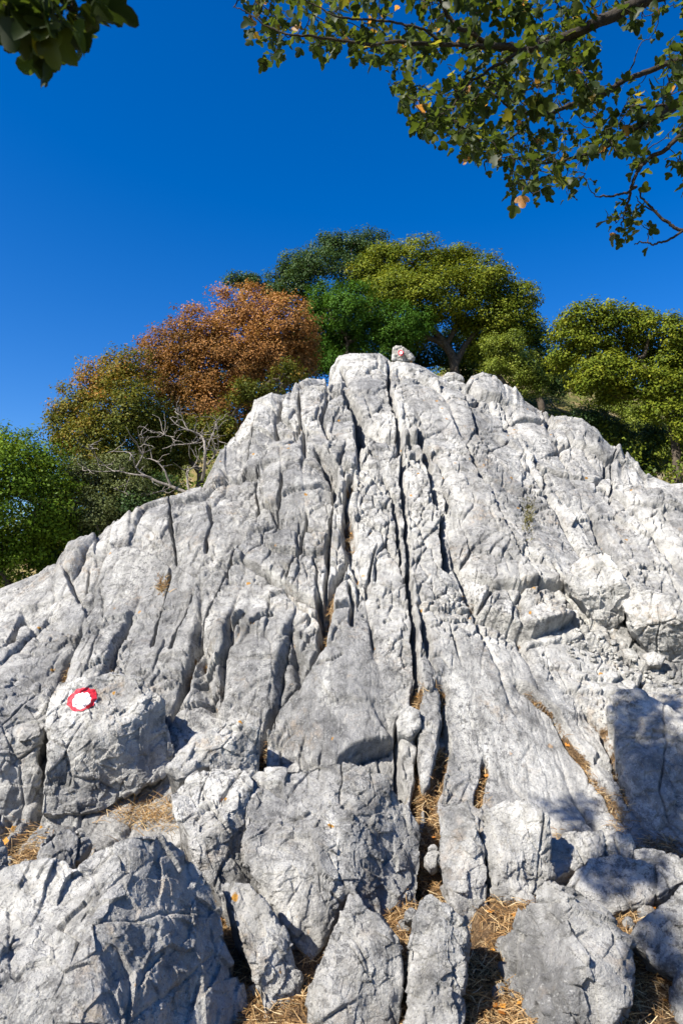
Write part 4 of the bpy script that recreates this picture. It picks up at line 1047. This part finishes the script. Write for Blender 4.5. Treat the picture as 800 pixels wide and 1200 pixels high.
o = mesh_obj('dead_shrub', v, f, DEAD, loc=tuple(b0)); tag(o, 'bleached dead shrub with bare twisted branches on the left rock crest', 'dead shrub')

# ------------------------------------------------------------------ overhanging maple in the foreground
MAPLE = leaf_material('maple_leaf', [(0.0, (.020, .035, .008)), (.45, (.045, .070, .014)), (.78, (.085, .11, .022)), (.84, (.18, .18, .03)), (.91, (.27, .17, .04)), (1.0, (.42, .21, .08))], trans=.6, gloss=.4)
# three-lobed leaf with a short stalk
LO = np.array([(0, 0), (.22, .02), (.44, .16), (.52, .34), (.42, .48), (.26, .50), (.26, .68), (.17, .88), (0, .98), (-.17, .88), (-.26, .68), (-.26, .50), (-.42, .48), (-.52, .34), (-.44, .16), (-.22, .02)])
def maple_leaves(base, direction, normal, size, rg):
    n = len(base); d = direction / np.linalg.norm(direction, axis=1)[:, None]
    nm = normal - d * (normal * d).sum(1, keepdims=True); nm /= np.linalg.norm(nm, axis=1)[:, None] + 1e-9
    s = np.cross(d, nm); stalk = size * .55
    ctr = base + d * stalk[:, None]
    fold = rg.uniform(.05, .5, n); curl = rg.uniform(-.1, .45, n)
    V = []
    P = np.concatenate([[(0, .32)], LO])
    for (x, y) in P:
        V.append(ctr + s * (x * size * 1.05)[:, None] + d * (y * size)[:, None] + nm * ((abs(x) * fold - y * y * curl) * size)[:, None])
    w = s * (size * .012)[:, None] 
    V += [base - w, base + w, ctr + w, ctr - w]
    V = np.stack(V, 1); m = len(P)
    i = np.arange(n)[:, None] * (m + 4)
    tri = np.concatenate([i + np.array([0, 1 + j, 1 + (j + 1) % len(LO)]) for j in range(len(LO))])
    qd = i + np.array([m, m + 1, m + 2, m + 3])
    return V.reshape(-1, 3), tri, qd, m + 4

def foliage_tree(name, label, limb_specs, clouds, trunk_pts, seed, leaf, group=None, tint_shift=0.0):
    """limb_specs: photo polylines (px, py, radius px) with distance; clouds: (n twigs, polygon or blob sampler, distances)"""
    rg = np.random.default_rng(seed)
    paths = []
    for L in limb_specs:
        P = [at(q[0], q[1], q[3]) for q in L]; n_ = 8 * len(L)
        pa = spline(P, n_) + np.cumsum(rg.normal(0, .0022, (n_, 3)), 0)
        paths.append((pa, np.interp(np.linspace(0, 1, n_), np.linspace(0, 1, len(L)), [q[2] * q[3] / 800 / 2 for q in L])))
    hubs = np.concatenate([p[0] for p in paths])
    tp = np.array(trunk_pts); tr = spline(tp, 30)
    paths.append((tr, np.linspace(.13, .05, 30)))
    for L in limb_specs:                       # carry each limb that leaves the picture back to the trunk
        if L[0][0] >= 795 or (L[0][1] <= 0 and L[0][0] < 100):
            p0 = at(L[0][0], L[0][1], L[0][3]); j = int(rg.integers(17, 29))
            mid = (p0 + tr[j]) / 2 + [0, 0, -.05]
            paths.append((spline([tr[j], mid, p0], 16), np.linspace(.05, L[0][2] * L[0][3] / 1600, 16)))
    LB, LD, LN = [], [], []
    pend = []
    for pts in clouds:
        for p in pts: pend.append(p)
    pend = np.array(pend)
    order = np.argsort([((hubs - p) ** 2).sum(1).min() for p in pend])
    for j in order:
        p = pend[j]
        dist = ((hubs - p) ** 2).sum(1); h0 = hubs[np.argmin(dist)]
        L_ = math.sqrt(dist.min())
        pa, ra = wiggle(h0, p, min(.006, .0022 + .003 * L_), .0012, 8, .16, .03, rg=rg)
        paths.append((pa, ra)); hubs = np.concatenate([hubs, pa[2::2]])
        tip = pa[-1] - pa[-3]; tip /= np.linalg.norm(tip) + 1e-9
        k_ = int(rg.integers(5, 10))
        for q in range(k_):
            u = rg.integers(3, 8); LB.append(pa[u] + rg.normal(0, .012, 3))
            dd = tip * .5 + rg.normal(0, .75, 3) + [0, 0, -.45]; LD.append(dd)
            LN.append(rg.normal(0, .55, 3) + [0, 0, 1.0])
    tv, tf = tube(paths, 6)
    base = tp[0]
    root = empty(name, tuple(base)); tag(root, label, 'tree', group)
    mesh_obj('trunk', tv, tf, SHADE_BARK, parent=root, loc=tuple(base))
    LB, LD, LN = map(np.array, (LB, LD, LN))
    sz = leaf * rg.uniform(.45, 1.3, len(LB))
    v, t3, q4, per = maple_leaves(LB, LD, LN, sz, rg)
    tint = np.clip(rg.beta(2.2, 2.6, len(LB)) * .95 + tint_shift + np.where(rg.random(len(LB)) < .035, .5, 0), 0, 1)
    mesh_obj('crown', v, [t3, q4], MAPLE, parent=root, loc=tuple(base), smooth=False, attrs={'tint': np.repeat(tint, per)})
    return root
def in_poly(px, py, poly):
    c = False
    for i in range(len(poly)):
        (x1, y1), (x2, y2) = poly[i], poly[i - 1]
        if (y1 > py) != (y2 > py) and px < (x2 - x1) * (py - y1) / (y2 - y1) + x1: c = not c
    return c
rgm = np.random.default_rng(21)
REG = [(282,-30),(284,15),(300,45),(312,70),(345,52),(380,70),(402,70),(430,78),(470,118),(490,150),(520,160),(545,190),(560,205),(592,228),(640,232),(672,228),(692,200),(720,190),(745,185),(770,200),(800,225),(840,225),(840,-30)]
HOLES = [(735,60,45,32),(775,170,30,18),(470,20,26,22),(650,165,14,8),(425,30,14,10),(575,205,10,8),(780,215,22,12)]
pts = []
while len(pts) < 560:
    px, py = rgm.uniform(275, 840), rgm.uniform(-30, 235)
    if not in_poly(px, py, REG): continue
    if any(((px - a) / rx) ** 2 + ((py - b) / ry) ** 2 < 1 for a, b, rx, ry in HOLES) and rgm.random() < .93: continue
    dens = 0.55 if px < 440 else 1.0
    if px > 690: dens = .5
    if rgm.random() > dens: continue
    pts.append(at(px, py, rgm.uniform(2.25, 3.15)))
for px, py in ((720,262),(733,255),(742,248),(727,275),(748,262),(716,250),(752,242),(728,240),(760,268)): pts.append(at(px, py, 2.7))
up_ = []
while len(up_) < 190:                               # crown above the picture
    p = np.array([rgm.uniform(-.35, 3.4), rgm.uniform(1.1, 3.6), rgm.uniform(3.5, 6.2)])
    e = (p[2] - 1.6) / p[1]
    if e < 1.05 and abs(p[0] / p[1]) < .75: continue
    up_.append(p)
# boughs above the picture that throw the dappled shade on the right-hand blocks
SUN = np.array([-.56, -.47, .68]); SUN /= np.linalg.norm(SUN)
for (px0, px1, py0, py1, n_) in ((722, 800, 820, 1000, 640), (735, 830, 900, 1010, 280), (655, 695, 930, 985, 36), (700, 790, 1030, 1060, 130), (775, 815, 1060, 1190, 80), (610, 640, 925, 955, 4)):
    k_ = 0
    while k_ < n_:
        q, _ = hit(rgm.uniform(px0, px1), rgm.uniform(py0, py1)); p = q + SUN * rgm.uniform(5.0, 7.2)
        if (p[2] - 1.6) / p[1] < 1.12: continue
        up_.append(p); k_ += 1
LIMBS = [
 [(840,-40,19,2.6),(790,-15,18,2.55),(740,6,16,2.5),(700,24,14,2.45),(660,40,12,2.45),(620,50,10,2.4),(585,50,8,2.4),(560,38,6.5,2.35),(535,22,5.5,2.35),(515,-5,4.5,2.3)],
 [(600,52,8,2.4),(560,55,6.5,2.35),(520,53,5.5,2.35),(470,54,5,2.3),(430,56,4.2,2.3),(390,50,3.5,2.3),(350,44,2.8,2.25),(318,32,2.2,2.25),(290,16,1.6,2.25),(278,14,1,2.25)],
 [(520,53,4,2.35),(480,30,3.4,2.3),(440,26,3,2.3),(400,25,2.4,2.25),(370,10,1.8,2.25),(340,-8,1.2,2.2)],
 [(640,46,7,2.45),(605,62,6,2.4),(585,72,4.5,2.4),(560,85,3.6,2.4),(540,100,2.8,2.4),(525,122,2,2.4)],
 [(840,55,9,2.95),(800,72,8,2.9),(765,88,7,2.9),(735,100,6.5,2.85),(705,115,6,2.85),(670,126,5.5,2.8),(640,136,5,2.8),(610,136,3.8,2.75),(585,122,3,2.7),(555,98,2,2.7)],
 [(840,105,15,2.7),(800,120,14,2.7),(775,140,13,2.7),(750,152,11,2.7),(728,160,9,2.7),(700,178,6,2.75),(660,190,4,2.75),(620,195,2.6,2.8)],
 [(730,126,4,2.8),(780,122,4.5,2.8),(840,118,5,2.8)],
 [(840,140,7,2.65),(800,155,6.5,2.65),(782,172,6,2.65),(762,186,5,2.65),(748,205,4.5,2.65),(742,222,4,2.65),(738,248,3,2.65),(730,268,2,2.65)],
 [(745,218,4,2.65),(728,230,3,2.65),(700,235,2.4,2.65)],
 [(840,272,5,2.7),(800,268,4.5,2.7),(782,258,4,2.7),(770,246,3.2,2.7),(756,228,2.2,2.7)], [(770,246,2.2,2.7),(752,240,1.6,2.7),(745,235,1,2.7)],
 [(800,269,3.2,2.7),(780,280,2.8,2.7),(765,284,2.4,2.7),(752,282,1.8,2.7),(745,285,1.2,2.7)],
 [(620,136,3,2.8),(600,155,2.6,2.8),(575,170,2,2.8),(545,175,1.4,2.8)], [(705,115,3,2.85),(735,85,2.2,2.85),(740,60,1.4,2.85)],
]
foliage_tree('maple_tree', 'overhanging three lobed maple branches hanging into the top right', LIMBS, [pts, up_],
   [(3.6, 1.2, -.4), (3.45, 1.3, 1.2), (3.1, 1.6, 2.6), (2.6, 1.9, 3.6), (2.0, 2.1, 4.6), (1.5, 2.2, 5.6)], 5, .040)
pt2 = []
for px, py in ((5,5),(20,15),(38,8),(55,5),(72,0),(88,8),(100,-5),(30,30),(45,38),(58,45),(60,20),(75,25),(92,14),(8,-10),(40,-15),(80,-15),(0,25),(-15,10),(60,52),(100,-25),(-20,-20)): pt2.append(at(px, py, rgm.uniform(.92, 1.1)))
for _ in range(34): pt2.append(at(rgm.uniform(-150, 120), rgm.uniform(-330, -60), rgm.uniform(.85, 1.15)))  # unseen twigs above the frame, added to keep sun off the leaves below
foliage_tree('leafy_branch', 'dark out of focus maple leaves hanging in the top left corner',
   [[(-60,-60,9,1.0),(-20,-25,7,1.0),(25,-5,5,1.0),(60,5,3,1.0),(95,0,2,1.0)],[(25,-5,3.5,1.0),(40,20,2.5,1.0),(55,45,1.5,1.0)]], [pt2],
   [(-3.4, -2.2, -.5), (-3.2, -2.0, 1.0), (-2.5, -1.1, 2.4), (-1.6, 0, 3.1), (-.9, .85, 2.95)], 11, .044, tint_shift=-.25)  # tint shift darkens the leaf colour to imitate shade

# ------------------------------------------------------------------ light
W = bpy.data.worlds.new('World'); S.world = W; W.use_nodes = True
nt = W.node_tree; nt.nodes.clear()
sky = nt.nodes.new('ShaderNodeTexSky'); sky.sky_type = 'NISHITA'; sky.sun_disc = False
sky.sun_elevation = math.asin(SUN[2]); sky.sun_rotation = math.atan2(SUN[0], SUN[1])
sky.altitude = 300; sky.air_density = 1.0; sky.dust_density = .7; sky.ozone_density = 2.2
hs = nt.nodes.new('ShaderNodeHueSaturation'); hs.inputs['Hue'].default_value = .513; hs.inputs['Saturation'].default_value = 1.48; hs.inputs['Value'].default_value = 1.0
bg = nt.nodes.new('ShaderNodeBackground'); bg.inputs['Strength'].default_value = .084
out = nt.nodes.new('ShaderNodeOutputWorld')
nt.links.new(sky.outputs[0], hs.inputs['Color']); nt.links.new(hs.outputs[0], bg.inputs['Color']); nt.links.new(bg.outputs[0], out.inputs['Surface'])
sl = bpy.data.lights.new('sun', 'SUN'); sl.energy = 5.0; sl.angle = math.radians(.53); sl.color = (1.0, .94, .84)
so_ = bpy.data.objects.new('sun', sl); COL.objects.link(so_)
so_.rotation_euler = Vector(SUN).to_track_quat('Z', 'Y').to_euler()
S.view_settings.view_transform = 'Standard'; S.view_settings.look = 'None'; S.view_settings.exposure = 1.18; S.view_settings.gamma = 1
S.cycles.max_bounces = 6; S.cycles.diffuse_bounces = 3; S.cycles.transparent_max_bounces = 4
S.cycles.use_denoising = True
